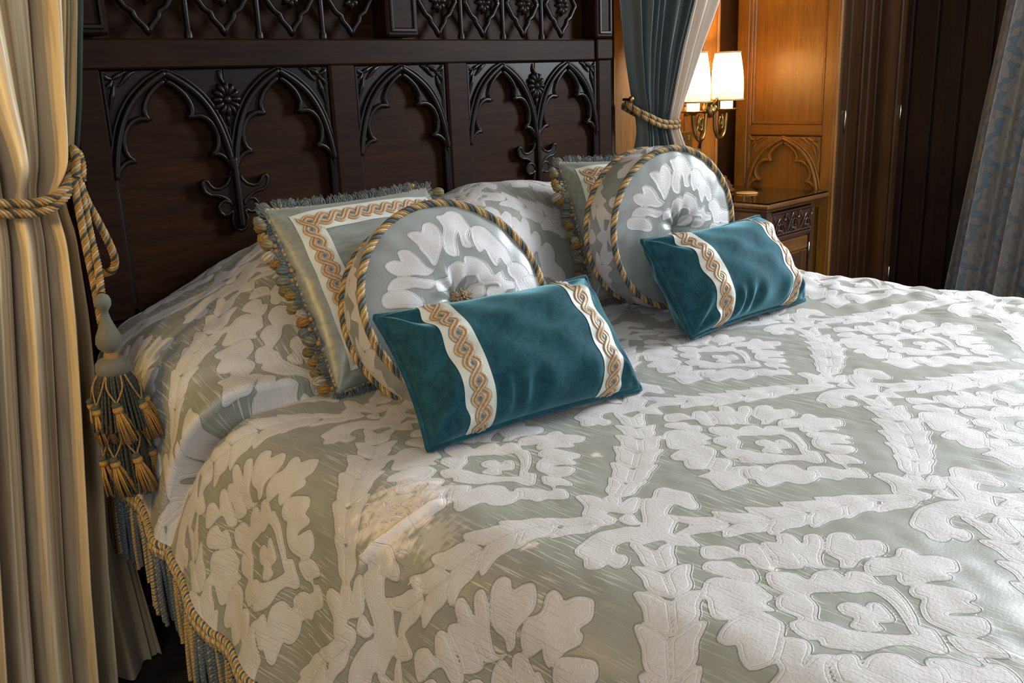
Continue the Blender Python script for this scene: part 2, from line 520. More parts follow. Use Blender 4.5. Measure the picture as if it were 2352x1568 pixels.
def pose(origin, yaw, lean, roll=0.0):
    """local x right, y up the leaning face, z out of its front"""
    X = np.array([math.cos(yaw), math.sin(yaw), 0]); B = np.array([-math.sin(yaw), math.cos(yaw), 0])
    Z = math.cos(lean)*np.array([0, 0, 1.])+math.sin(lean)*B
    X, Z = X*math.cos(roll)+Z*math.sin(roll), -X*math.sin(roll)+Z*math.cos(roll)
    Nn = np.cross(X, Z)
    o = np.array(origin, float)
    return Matrix(((X[0], Z[0], Nn[0], o[0]), (X[1], Z[1], Nn[1], o[1]), (X[2], Z[2], Nn[2], o[2]), (0, 0, 0, 1)))


def waves(x, y, scale, seed, k=7):
    r = np.random.default_rng(seed); o = 0
    for _ in range(k):
        a = r.uniform(0, 2*PI); f = 2*PI/scale*r.uniform(.6, 1.6); o = o+np.sin(f*(x*np.cos(a)+y*np.sin(a))+r.uniform(0, 2*PI))
    return o/k**.5


def sstep(x, a, b):
    t = np.clip((x-a)/(b-a), 0, 1); return t*t*(3-2*t)




# ------------------------------------------------------------------ the woven pattern (millimetres, about a medallion / a garland knot)
MED = {'A1': [[-2,209],[13,214],[24,206],[32,187],[25,163],[44,175],[57,178],[66,167],[60,150],[43,131],[20,109],[9,128],[22,151],[10,168],[-9,182],[-16,195]],'A2': [[-40,180],[-20,183],[-1,163],[-8,143],[1,129],[-20,109],[-32,123],[-39,148],[-45,168]],'B': [[69,156],[79,155],[87,141],[99,150],[112,154],[121,147],[117,132],[104,115],[110,113],[125,122],[137,124],[145,114],[135,100],[116,89],[90,80],[71,65],[79,46],[56,78],[66,92],[73,106],[48,82],[29,110],[45,123]],'C': [[130,90],[155,100],[171,95],[174,79],[162,66],[176,54],[183,41],[173,27],[156,20],[139,27],[117,37],[96,35],[84,45],[99,54],[103,70],[112,82]],'D': [[100,20],[117,26],[139,22],[147,12],[158,5],[177,10],[188,5],[185,-10],[180,-19],[194,-32],[200,-51],[194,-60],[175,-69],[158,-59],[153,-69],[142,-70],[127,-54],[105,-40],[97,-34],[104,-22],[116,-16],[104,-6],[92,8]],'E': [[89,-44],[111,-47],[121,-63],[128,-85],[131,-103],[117,-112],[104,-107],[99,-124],[89,-122],[73,-103],[60,-100],[73,-117],[82,-132],[72,-144],[54,-149],[37,-140],[31,-127],[32,-114],[34,-94],[43,-82],[61,-70],[78,-65],[77,-55]],'F': [[20,-118],[27,-129],[36,-146],[34,-165],[24,-182],[15,-172],[8,-160],[-2,-169],[4,-180],[-3,-197],[-19,-210],[-30,-197],[-39,-183],[-55,-180],[-57,-166],[-66,-152],[-60,-139],[-53,-126],[-41,-120],[-25,-135],[-21,-147],[-19,-162],[-9,-171],[1,-156],[1,-140]],'G': [[-126,-50],[-107,-43],[-94,-50],[-89,-60],[-105,-74],[-87,-71],[-69,-75],[-56,-90],[-53,-102],[-59,-120],[-48,-133],[-63,-148],[-85,-153],[-105,-145],[-114,-132],[-115,-119],[-138,-115],[-157,-110],[-156,-95],[-142,-80],[-145,-69]],'H': [[-120,22],[-108,16],[-101,-4],[-115,-17],[-141,-25],[-118,-27],[-106,-40],[-110,-46],[-125,-44],[-143,-55],[-155,-73],[-164,-78],[-182,-73],[-202,-72],[-215,-65],[-206,-45],[-192,-23],[-192,-3],[-179,-6],[-161,-7],[-149,9]],'I': [[-157,79],[-129,83],[-103,79],[-80,67],[-82,41],[-92,30],[-114,20],[-148,7],[-164,9],[-177,24],[-169,40],[-154,54],[-161,65]],'J': [[-68,156],[-49,152],[-39,130],[-28,109],[-35,87],[-42,75],[-60,75],[-65,58],[-77,69],[-96,81],[-122,88],[-130,102],[-118,116],[-102,131],[-110,146],[-87,148]],'R': [[-16,94],[3,108],[19,100],[29,83],[25,61],[45,64],[59,60],[69,47],[61,29],[79,34],[90,23],[89,7],[78,-11],[82,-21],[63,-48],[35,-73],[19,-82],[17,-88],[20,-101],[4,-117],[-12,-129],[-23,-120],[-25,-101],[-31,-90],[-44,-78],[-71,-64],[-86,-43],[-95,-23],[-85,-14],[-95,-2],[-89,18],[-76,29],[-58,27],[-57,55],[-43,67],[-28,69],[-21,60],[-20,79]],'Hole': [[-7,44],[7,42],[23,24],[33,17],[39,4],[57,-7],[53,-27],[35,-53],[3,-81],[-6,-88],[-23,-68],[-38,-44],[-46,-23],[-46,-5],[-51,10],[-23,24]],'Heart': [[-6,4],[8,4],[17,-9],[11,-26],[26,-19],[36,-27],[22,-48],[7,-58],[-8,-45],[-17,-57],[-30,-47],[-35,-27],[-15,-23],[-16,-8]]}
ORN = {'K1': [[43,-20],[73,-1],[84,-9],[109,4],[128,2],[129,-18],[134,-43],[119,-63],[109,-78],[93,-81],[88,-63],[87,-48],[65,-53],[55,-59],[60,-69],[46,-82],[16,-96],[11,-106],[25,-114],[16,-135],[5,-151],[-9,-133],[-15,-114],[-14,-101],[-34,-93],[-56,-87],[-51,-70],[-70,-64],[-86,-72],[-90,-84],[-87,-91],[-95,-103],[-109,-108],[-120,-103],[-119,-87],[-130,-88],[-141,-82],[-144,-69],[-131,-56],[-129,-41],[-120,-30],[-99,-24],[-72,-20],[-48,-24],[-20,-39],[-7,-54],[10,-50]],'K2': [[7,84],[24,78],[27,52],[20,33],[32,46],[50,44],[47,25],[28,10],[58,17],[71,6],[44,-12],[24,-20],[10,-8],[4,7],[-7,11],[-9,-11],[-25,-18],[-44,-8],[-58,-4],[-44,12],[-32,35],[-10,49]],'K3': [[-9,-20],[4,-14],[18,-21],[8,-39],[3,-49],[-11,-38]]}
E1 = np.array([.397, .36]); E2 = np.array([.383, -.31]); M0 = np.array([-.364, -1.471]); KNOT = np.array([-.394, .011])


def leaf_chain(axis, n, w0, w1):
    """a garland: pairs of pointed leaves along an axis, with a small gap at each joint"""
    P, t, Ln = resample(np.c_[spline(np.c_[np.array(axis), np.zeros(len(axis))], 10)[:, :2], np.zeros((len(axis)-1)*10+1)], .004)
    P = P[:, :2]; T = np.gradient(P, axis=0); T /= np.linalg.norm(T, axis=1)[:, None]
    out = []
    for k in list(range(n))[::-1]:
        u = (k+.05)/n*Ln; i = min(len(P)-2, int(np.searchsorted(t, u)))
        c, d = P[i], T[i]; nn = np.array([-d[1], d[0]])
        w_ = (w0+(w1-w0)*math.sin(PI*(k+.6)/(n+.3)))
        ln = Ln/n*1.16
        for sg in (1, -1):
            pts = [(0, .05), (.08, .42), (.22, .78), (.40, .93), (.56, .93), (.70, .97), (.86, 1.10), (1.08, 1.22), (1.09, .98), (1.02, .66), (.90, .36), (.80, .20), (.74, .06), (.3, .04)]
            out.append([c-d*ln*a+d*1.0*ln+nn*sg*w_*b for a, b in pts])
    return out


def pattern_polys():
    add = []; ring = None
    for k, v in MED.items():
        p = np.array(v)/1000.
        if k in ('R', 'Hole'): continue
        add.append(p)
    for k, v in ORN.items(): add.append(np.array(v)/1000.+KNOT)
    g1 = [(.036, -.09), (.098, -.152), (.179, -.204), (.264, -.246), (.335, -.305)]
    g2 = [(-.036, -.10), (-.104, -.176), (-.156, -.219), (-.212, -.254), (-.268, -.287), (-.335, -.318)]
    for g in (g1, g2): add += [np.array(q)+KNOT for q in leaf_chain(g, 6, .020, .037)]
    return add, np.array(MED['R'])/1000., np.array(MED['Hole'])/1000.


def chaikin(p, n=2):
    """closed smooth outline through the traced points"""
    return spline(np.c_[p, np.zeros(len(p))], 3, True)[:, :2]


def poly_sd(x, y, p):
    a = p; b = np.roll(p, -1, 0); d2 = np.full(x.shape, 1e9); ins = np.zeros(x.shape, bool)
    for (ax, ay), (bx, by) in zip(a, b):
        ex, ey = bx-ax, by-ay; wx, wy = x-ax, y-ay
        t = np.clip((wx*ex+wy*ey)/(ex*ex+ey*ey+1e-15), 0, 1)
        d2 = np.minimum(d2, (wx-ex*t)**2+(wy-ey*t)**2)
        c = ((ay > y) != (by > y)) & (x < ex*(y-ay)/(by-ay+1e-15)+ax)
        ins ^= c
    d = np.sqrt(d2)
    return np.where(ins, -d, d)


NT = 340
MAT_E = np.array([E1, E2]).T; INV_E = np.linalg.inv(MAT_E)


def make_tile():
    a = (np.arange(NT)+.5)/NT-.5
    A, B = np.meshgrid(a, a, indexing='ij')
    X = A*E1[0]+B*E2[0]; Y = A*E1[1]+B*E2[1]
    S = np.full(X.shape, .03); O = np.full(X.shape, .03)
    polys, ringp, hole = pattern_polys()

    def put(poly, fn):
        p = chaikin(poly, 1 if len(poly) > 14 else 2)
        for i in range(-2, 3):
            for j in range(-2, 3):
                q = p+i*E1+j*E2; lo = q.min(0)-.02; hi = q.max(0)+.02
                m = (X > lo[0]) & (X < hi[0]) & (Y > lo[1]) & (Y < hi[1])
                if m.any(): fn(m, q, i, j)

    def f_add(m, q, i, j):
        d = poly_sd(X[m], Y[m], q); s_ = S[m]; o_ = O[m]
        # a later leaf lies over the earlier ones and hides their outlines inside it
        O[m] = np.where(d < 0, -d, np.minimum(o_, d)); S[m] = np.minimum(s_, d)
    for p in polys:
        put(p, f_add)
    hl = chaikin(hole, 1)

    def f_ring(m, q, i, j):
        d = np.maximum(poly_sd(X[m], Y[m], q), -poly_sd(X[m], Y[m], hl+i*E1+j*E2))
        S[m] = np.minimum(S[m], d); O[m] = np.where(d < 0, -d, np.minimum(O[m], np.abs(d)))
    put(ringp, f_ring)
    return S, O


TILE, RIMT = make_tile()


def sdf_at(x, y, TILE=TILE):
    """signed distance to the pattern at cloth coordinates (metres)"""
    ab = np.stack([x-M0[0], y-M0[1]], -1) @ INV_E.T
    g = (ab+.5)*NT-.5
    i0 = np.floor(g).astype(int); f = g-i0
    i1 = (i0+1) % NT; i0 = i0 % NT
    fx, fy = f[..., 0], f[..., 1]
    return ((TILE[i0[..., 0], i0[..., 1]]*(1-fx)+TILE[i1[..., 0], i0[..., 1]]*fx)*(1-fy)
            + (TILE[i0[..., 0], i1[..., 1]]*(1-fx)+TILE[i1[..., 0], i1[..., 1]]*fx)*fy)


# ------------------------------------------------------------------ room
XR, YB, YF, XL, ZC, FZ = 2.70, .16, -5.0, -3.3, 2.85, -.15
struct(bxo('floor', MT['floor'], None, XL-.2, XR+.2, YF-.2, .7, FZ-.1, FZ, b=0))
struct(bxo('ceiling', MT['plaster'], None, XL-.2, XR+.2, YF-.2, .7, ZC, ZC+.1, b=0))
wb = struct(bxo('wall_back', MT['brown_wood'], None, XL, 1.90, YB, .6, FZ, ZC, b=0))
bxo('recess_back', MT['brown_wood'], wb, 1.90, XR, .21, .6, FZ, ZC, b=0)
for x0, x1, y1 in [(1.02, 1.36, .0), (1.366, 1.66, .0), (1.666, 1.792, .0), (1.800, 1.90, .0)]:
    bxo('plank', MT['amber_wood'], wb, x0, x1, YB-.012, YB+.003, FZ, 2.8, b=.004)
bxo('moulding', MT['amber_wood'], wb, 1.789, 1.804, YB-.02, YB, FZ, 2.8, b=.005)
bxo('moulding', MT['amber_wood'], wb, 1.893, 1.912, YB-.022, YB+.02, FZ, 2.8, b=.006)
for k in range(7):
    x1 = 1.014-k*.32
    bxo('plank', MT['plank_wood'], wb, x1-.314, x1, YB-.012, YB+.003, FZ, 2.8, b=.004)
# right wall: open at the window, planked beside it
wr_ = bxo('wall_right', MT['plank_wood'], None, XR, XR+.15, -1.35, .6, FZ, ZC, b=0); struct(wr_)
mb = MB()
for a in [(XR, XR+.15, YF, -2.30, FZ, ZC), (XR, XR+.15, -2.30, -1.35, FZ, .75), (XR, XR+.15, -2.30, -1.35, 2.4, ZC)]: mb.add(*box(*a, b=0))
mb.build('wall_panelling', MT['plank_wood'], wr_, False)
ed = [-.335, -.386, -.498, -.615, -.74, -.86, -.98, -1.10, -1.22, -1.35]
for a, b in zip(ed[:-1], ed[1:]):
    bxo('plank', MT['plank_wood'], wr_, XR-.016, XR+.002, b+.004, a-.004, FZ, 1.66, b=.005)
bxo('rail', MT['plank_wood'], wr_, XR-.03, XR+.002, -1.35, -.335, 1.66, 1.74, b=.006)
wn = struct(MB().add(*box(XR+.02, XR+.1, -2.30, -1.35, .75, .83)).add(*box(XR+.02, XR+.1, -2.30, -1.35, 2.32, 2.4)).add(*box(XR+.02, XR+.1, -2.30, -2.22, .83, 2.32)).add(*box(XR+.02, XR+.1, -1.43, -1.35, .83, 2.32)).build('window_1', MT['brown_wood'], None, False))
for y in (-1.83,): bxo('mullion', MT['brown_wood'], wn, XR+.04, XR+.08, y-.02, y+.02, .83, 2.32)
wl = struct(bxo('wall_left', MT['brown_wood'], None, XL-.15, XL, -2.5, .6, FZ, ZC, b=0))
mb = MB()
for a in [(XL-.15, XL, YF, -4.1, FZ, ZC), (XL-.15, XL, -4.1, -2.5, FZ, .7), (XL-.15, XL, -4.1, -2.5, 2.5, ZC)]: mb.add(*box(*a, b=0))
mb.build('wall_panelling', MT['brown_wood'], wl, False)
wn = struct(MB().add(*box(XL-.1, XL-.02, -4.1, -4.03, .7, 2.5)).add(*box(XL-.1, XL-.02, -2.57, -2.5, .7, 2.5)).add(*box(XL-.1, XL-.02, -4.03, -2.57, .7, .77)).add(*box(XL-.1, XL-.02, -4.03, -2.57, 2.43, 2.5)).build('window_2', MT['brown_wood'], None, False))
wf = struct(bxo('wall_front', MT['brown_wood'], None, XL, -2.0, YF-.15, YF, FZ, ZC, b=0))
mb = MB()
for a in [(.5, XR, YF-.15, YF, FZ, ZC), (-2.0, .5, YF-.15, YF, FZ, .8), (-2.0, .5, YF-.15, YF, 2.5, ZC)]: mb.add(*box(*a, b=0))
mb.build('wall_panelling', MT['brown_wood'], wf, False)
struct(MB().add(*box(-2.0, -1.93, YF-.1, YF-.02, .8, 2.5)).add(*box(.43, .5, YF-.1, YF-.02, .8, 2.5)).add(*box(-1.93, .43, YF-.1, YF-.02, .8, .87)).add(*box(-1.93, .43, YF-.1, YF-.02, 2.43, 2.5)).build('window_3', MT['brown_wood'], None, False))

# ------------------------------------------------------------------ bed: frame, posts, carved head
bed = thing('four_poster_bed', 'dark carved oak four poster bed with a gothic arched headboard', 'bed')
DW, DP, CV = MT['dark_wood'], MT['dark_panel'], MT['carved']
ZR0, ZR1, ZP = 1.313, 1.382, .731
hb = MB().add(*box(-1.02, 1.02, .02, .06, .2, 2.25, b=0)).build('headboard', DP, bed, False)
PX = [(-.88, -.255), (-.169, .169), (.255, .88)]
for x0, x1 in PX:
    bxo('headboard_panel', DP, hb, x0-.02, x1+.02, -.002, .022, ZP-.01, ZR0+.01, b=.002)
rail = bxo('headboard_rail', DW, bed, -.955, .955, -.036, .03, ZR0, ZR1, b=.004)
bxo('headboard_bottom_rail', DW, bed, -.955, .955, -.034, .03, .45, ZP, b=.006)
for x0, x1 in [(-.955, -.88), (-.255, -.169), (.169, .255), (.88, .955)]:
    bxo('stile', DW, bed, x0, x1, -.034, .025, ZP-.02, ZR0+.004, b=.006)
# thin moulding round each opening
mb = MB()
for x0, x1 in PX:
    for a in [(x0, x0+.014, -.026, .02, ZP, ZR0), (x1-.014, x1, -.026, .02, ZP, ZR0), (x0, x1, -.026, .02, ZP, ZP+.016)]: mb.add(*box(*a, b=.005))
mb.build('panel_moulding', CV, bed, False)

HALF = [(0, 1.281), (.014, 1.274), (.03, 1.262), (.045, 1.248), (.055, 1.232), (.0605, 1.218), (.0605, 1.206), (.057, 1.198), (.050, 1.192),
        (.062, 1.1955), (.080, 1.196), (.098, 1.189), (.112, 1.176), (.122, 1.158), (.1265, 1.14), (.1255, 1.122), (.119, 1.108), (.103, 1.097),
        (.118, 1.0985), (.132, 1.093), (.145, 1.082), (.154, 1.069), (.160, 1.054), (.163, 1.038)]
RIB = [(0, 1.303), (.03, 1.287), (.06, 1.268), (.09, 1.243), (.115, 1.212), (.135, 1.175), (.149, 1.135), (.158, 1.10), (.165, 1.06)]
PEND = [(.0135, 1.04), (.018, 1.03), (.03, 1.018), (.048, 1.011), (.064, 1.013), (.074, 1.022), (.080, 1.034), (.090, 1.036), (.094, 1.024), (.090, 1.008),
        (.076, .998), (.058, .996), (.042, .990), (.028, .981), (.018, .970), (.016, .962), (.022, .972), (.034, .979), (.048, .976), (.056, .964),
        (.054, .950), (.044, .942), (.030, .944), (.018, .952), (.017, .940), (.021, .926), (.019, .908), (.010, .899), (0, .897)]


def tracery(mats, toW, hw_by_cell, cells, pend, name_parent, top=1.311, mat=None, jamb_to=None):
    """mats: function (x,z,out) -> world. One carved plate per cell plus raised ribs and leaves."""
    for (cx, hw) in cells:
        k = hw/.169
        for sg in (-1, 1):
            op = [(cx+sg*x*k, z) for x, z in HALF]
            mid = pend is not None and abs((cx+sg*hw)-pend) < 1e-3
            if mid: poly = [(cx, top)] + op[:-1] + [(pend-sg*.016, 1.045), (pend, 1.045), (pend, top)]
            else: poly = [(cx, top)] + op + [(cx+sg*.163*k, jamb_to), (cx+sg*hw, jamb_to), (cx+sg*hw, top)]
            # sunk spandrel behind, bold rim along the cusped edge
            V, F = plate([poly], .016, .003)
            b = MB().add(toW(V[:, 0], V[:, 1], V[:, 2]+.010), F)
            ed_ = op[:-1] if mid else op+[(cx+sg*.162*k, jamb_to)]
            P = np.array([(x, z) for x, z in ed_]); P3 = np.c_[P[:, 0]+sg*.0045, P[:, 1]+.002, np.full(len(P), .020)]
            W3 = toW(P3[:, 0], P3[:, 1], P3[:, 2])
            Vt, Ft = tube(resample(W3, .004)[0], .0075, 6); b.add(Vt, Ft)
            P3[:, 2] = .013; P3[:, 0] += sg*.001
            Vt, Ft = tube(resample(toW(P3[:, 0], P3[:, 1], P3[:, 2]), .005)[0], .009, 6); b.add(Vt, Ft)
            b.build('tracery', mat, name_parent)
            rb = MB()
            for off, r_, o_ in ((0, .0085, .024), (.014, .005, .021)):
                R_ = np.array(RIB); P3 = np.c_[cx+sg*(R_[:, 0]*k+off*.8*(R_[:, 0] > .01)), R_[:, 1]+off*.55, np.full(len(R_), o_)]
                Vt, Ft = tube(spline(toW(P3[:, 0], P3[:, 1], P3[:, 2]), 5), r_, 7); rb.add(Vt, Ft)
            rb.build('rib', mat, name_parent)
            lf = MB()
            # leaf work in the spandrel corner
            if not mid:
                for pts in ([(.60, .985), (.72, .955), (.80, .925), (.78, .90)], [(.80, .925), (.90, .94), (.965, .975), (.95, .99)], [(.80, .925), (.86, .88), (.93, .84), (.965, .74)],
                            [(.45, .985), (.56, .96), (.66, .90), (.74, .86)], [(.80, .88), (.84, .80), (.88, .72), (.93, .62)]):
                    q = np.array([(cx+sg*hw*a, 1.04+(top-1.04)*c_) for a, c_ in pts])
                    W3 = spline(toW(q[:, 0], q[:, 1], np.full(len(q), .019)), 6)
                    Vt, Ft = tube(W3, np.interp(np.linspace(0, 1, len(W3)), [0, .4, 1], [.003, .0075, .002]), 6); lf.add(Vt, Ft)
                lf.build('leaf_carving', mat, name_parent)
    if pend is not None:
        out = [(pend+x, z) for x, z in PEND]+[(pend-x, z) for x, z in PEND[::-1][1:]]
        V, F = plate([out], .022, .005)
        b = MB().add(toW(V[:, 0], V[:, 1], V[:, 2]+.011), F)
        P3 = np.array([(pend, 1.09, .026), (pend, 1.0, .028), (pend, .905, .028)])
        Vt, Ft = tube(resample(toW(P3[:, 0], P3[:, 1], P3[:, 2]), .01)[0], .0085, 7); b.add(Vt, Ft)
        for s2 in (-1, 1):
            q = np.array([(pend+s2*x, z) for x, z in PEND]); W3 = toW(q[:, 0], q[:, 1], np.full(len(q), .020))
            Vt, Ft = tube(resample(W3, .004)[0], .0055, 6); b.add(Vt, Ft)
        b.build('pendant', mat, name_parent)
        # the flower between the two arches
        fl = MB()
        for i in range(12):
            a = 2*PI*i/12
            q = np.array([(pend+math.cos(a)*r_, 1.234+math.sin(a)*r_*1.1, o_) for r_, o_ in ((.010, .022), (.022, .027), (.034, .022), (.040, .016))])
            W3 = spline(toW(q[:, 0], q[:, 1], q[:, 2]), 3)
            Vt, Ft = tube(W3, np.interp(np.linspace(0, 1, len(W3)), [0, .6, 1], [.004, .0085, .003]), 6); fl.add(Vt, Ft)
        V, F = lathe([(.0001, .012), (.007, .011), (.011, .006), (.012, 0)], 12); fl.add(toW(V[:, 0]+pend, V[:, 1]+1.234, V[:, 2]+.022), F)
        for sx, sz, ex, ez in ((0, 1.268, -.012, 1.305), (0, 1.198, .004, 1.168)):
            q = np.array([(pend+sx, sz, .02), (pend+(sx+ex)/2-.004, (sz+ez)/2, .022), (pend+ex, ez, .016)])
            Vt, Ft = tube(spline(toW(q[:, 0], q[:, 1], q[:, 2]), 4), .005, 6); fl.add(Vt, Ft)
        fl.build('carved_flower', mat, name_parent)


def toHead(x, z, o): return np.stack([np.broadcast_to(x, np.shape(z)), -np.asarray(o)-.002, z], -1)


tracery(None, toHead, None, [(-.72375, .15625), (-.41125, .15625)], -.5675, bed, mat=CV, jamb_to=ZP+.01)
tracery(None, toHead, None, [(0, .169)], None, bed, mat=CV, jamb_to=ZP+.01)
tracery(None, toHead, None, [(.41125, .15625), (.72375, .15625)], .5675, bed, mat=CV, jamb_to=ZP+.01)
# frieze above the rail: ogee quatrefoils between colonnettes
cells = [(-.845, -.645), (-.645, -.45), (-.45, -.255), (-.255, -.065), (.065, .25), (.25, .43), (.43, .61), (.61, .80)]
for x0, x1 in cells:
    c = (x0+x1)/2; hw = (x1-x0)/2*.80
    q = [(0, -.098), (.010, -.082), (.035, -.062), (.040, -.048), (.062, -.038), (.085, -.012), (.098, 0), (.085, .012), (.062, .038), (.040, .048), (.035, .062), (.010, .082), (0, .098)]
    sc_ = hw/.098
    lp = [(c+a*sc_, 1.493+b) for a, b in q]+[(c-a*sc_, 1.493+b) for a, b in q[::-1][1:-1]]
    P3 = np.array([(x, -.016, z) for x, z in lp])
    b = MB(); Vt, Ft = tube(resample(P3, .005, True)[0], .0085, 6, True); b.add(Vt, Ft)
    b.build('quatrefoil', CV, bed)
    fl = MB()
    for i in range(8):
        a = 2*PI*i/8
        P = [(c+math.cos(a)*r_*.85, o_, 1.493+math.sin(a)*r_) for r_, o_ in ((.006, -.02), (.02, -.026), (.034, -.014))]
        Vt, Ft = tube(spline(P, 3), [.004, .006, .008, .0095, .009, .006, .003], 6); fl.add(Vt, Ft)
    V, F = lathe([(.0001, .012), (.006, .011), (.01, .005), (.011, 0)], 10); fl.add(np.c_[V[:, 0]+c, -V[:, 2]-.018, V[:, 1]+1.493], F)
    fl.build('rosette', CV, bed)
for x in (-.645, -.45, -.255, .25, .43, .61):
    V, F = lathe([(.011, 0), (.011, .012), (.0075, .018), (.0075, .2), (.011, .21), (.011, .22)], 10)
    MB().add(V, F, mat=Matrix.Translation((x, -.016, 1.384))).build('colonnette', CV, bed)
for x0, x1 in [(-.935, -.85), (-.058, .058), (.855, .945)]:
    bxo('pilaster', DW, bed, x0, x1, -.05, .02, ZR1+.006, 1.9, b=.006)
    mb = MB()
    for a in [(x0+.012, x0+.022, 1.405, 1.9), (x1-.022, x1-.012, 1.405, 1.9), (x0+.012, x1-.012, 1.40, 1.412)]:
        mb.add(*box(a[0], a[1], -.056, -.045, a[2], a[3], b=.003))
    mb.build('pilaster_moulding', CV, bed, False)
bxo('pilaster_block', DW, bed, .862, .948, -.046, .02, ZR0+.002, ZR1+.002, b=.004)
bxo('headboard_cornice', DW, bed, -1.0, 1.0, -.06, .06, 1.62, 1.70, b=.01)
for sx in (-1, 1):
    V, F = lathe([(.042, FZ), (.042, .35), (.034, .37), (.032, .9), (.044, .92), (.044, .96), (.032, .98), (.030, 2.1), (.045, 2.13), (.045, 2.2)], 20)
    MB().add(V, F, mat=Matrix.Translation((sx*.998, .02, 0)) @ Matrix.Scale(.8, 4, (1, 0, 0)) @ Matrix.Scale(.8, 4, (0, 1, 0))).build('post', DW, bed)
    bxo('side_rail', DW, bed, sx*.95-.02, sx*.95+.02, -2.2, 0, .16, .42, b=.008)
for sx in (-1, 1):
    bxo('leg', DW, bed, sx*.95-.045, sx*.95+.045, -2.24, -2.15, FZ, .45, b=.01)
bxo('tester', DW, bed, -1.08, 1.08, -.75, .06, 2.2, 2.3, b=.01)
bxo('bed_base', MT['base_cloth'], bed, -.93, .93, -2.18, .0, FZ+.06, .36, b=.02)
bxo('mattress', MT['mattress'], bed, -.90, .87, -2.17, -.02, .36, .54, b=.05)

# ------------------------------------------------------------------ quilt
SA, SB, RC, TH = -.88, .86, .13, math.radians(78)
ARC = RC*TH


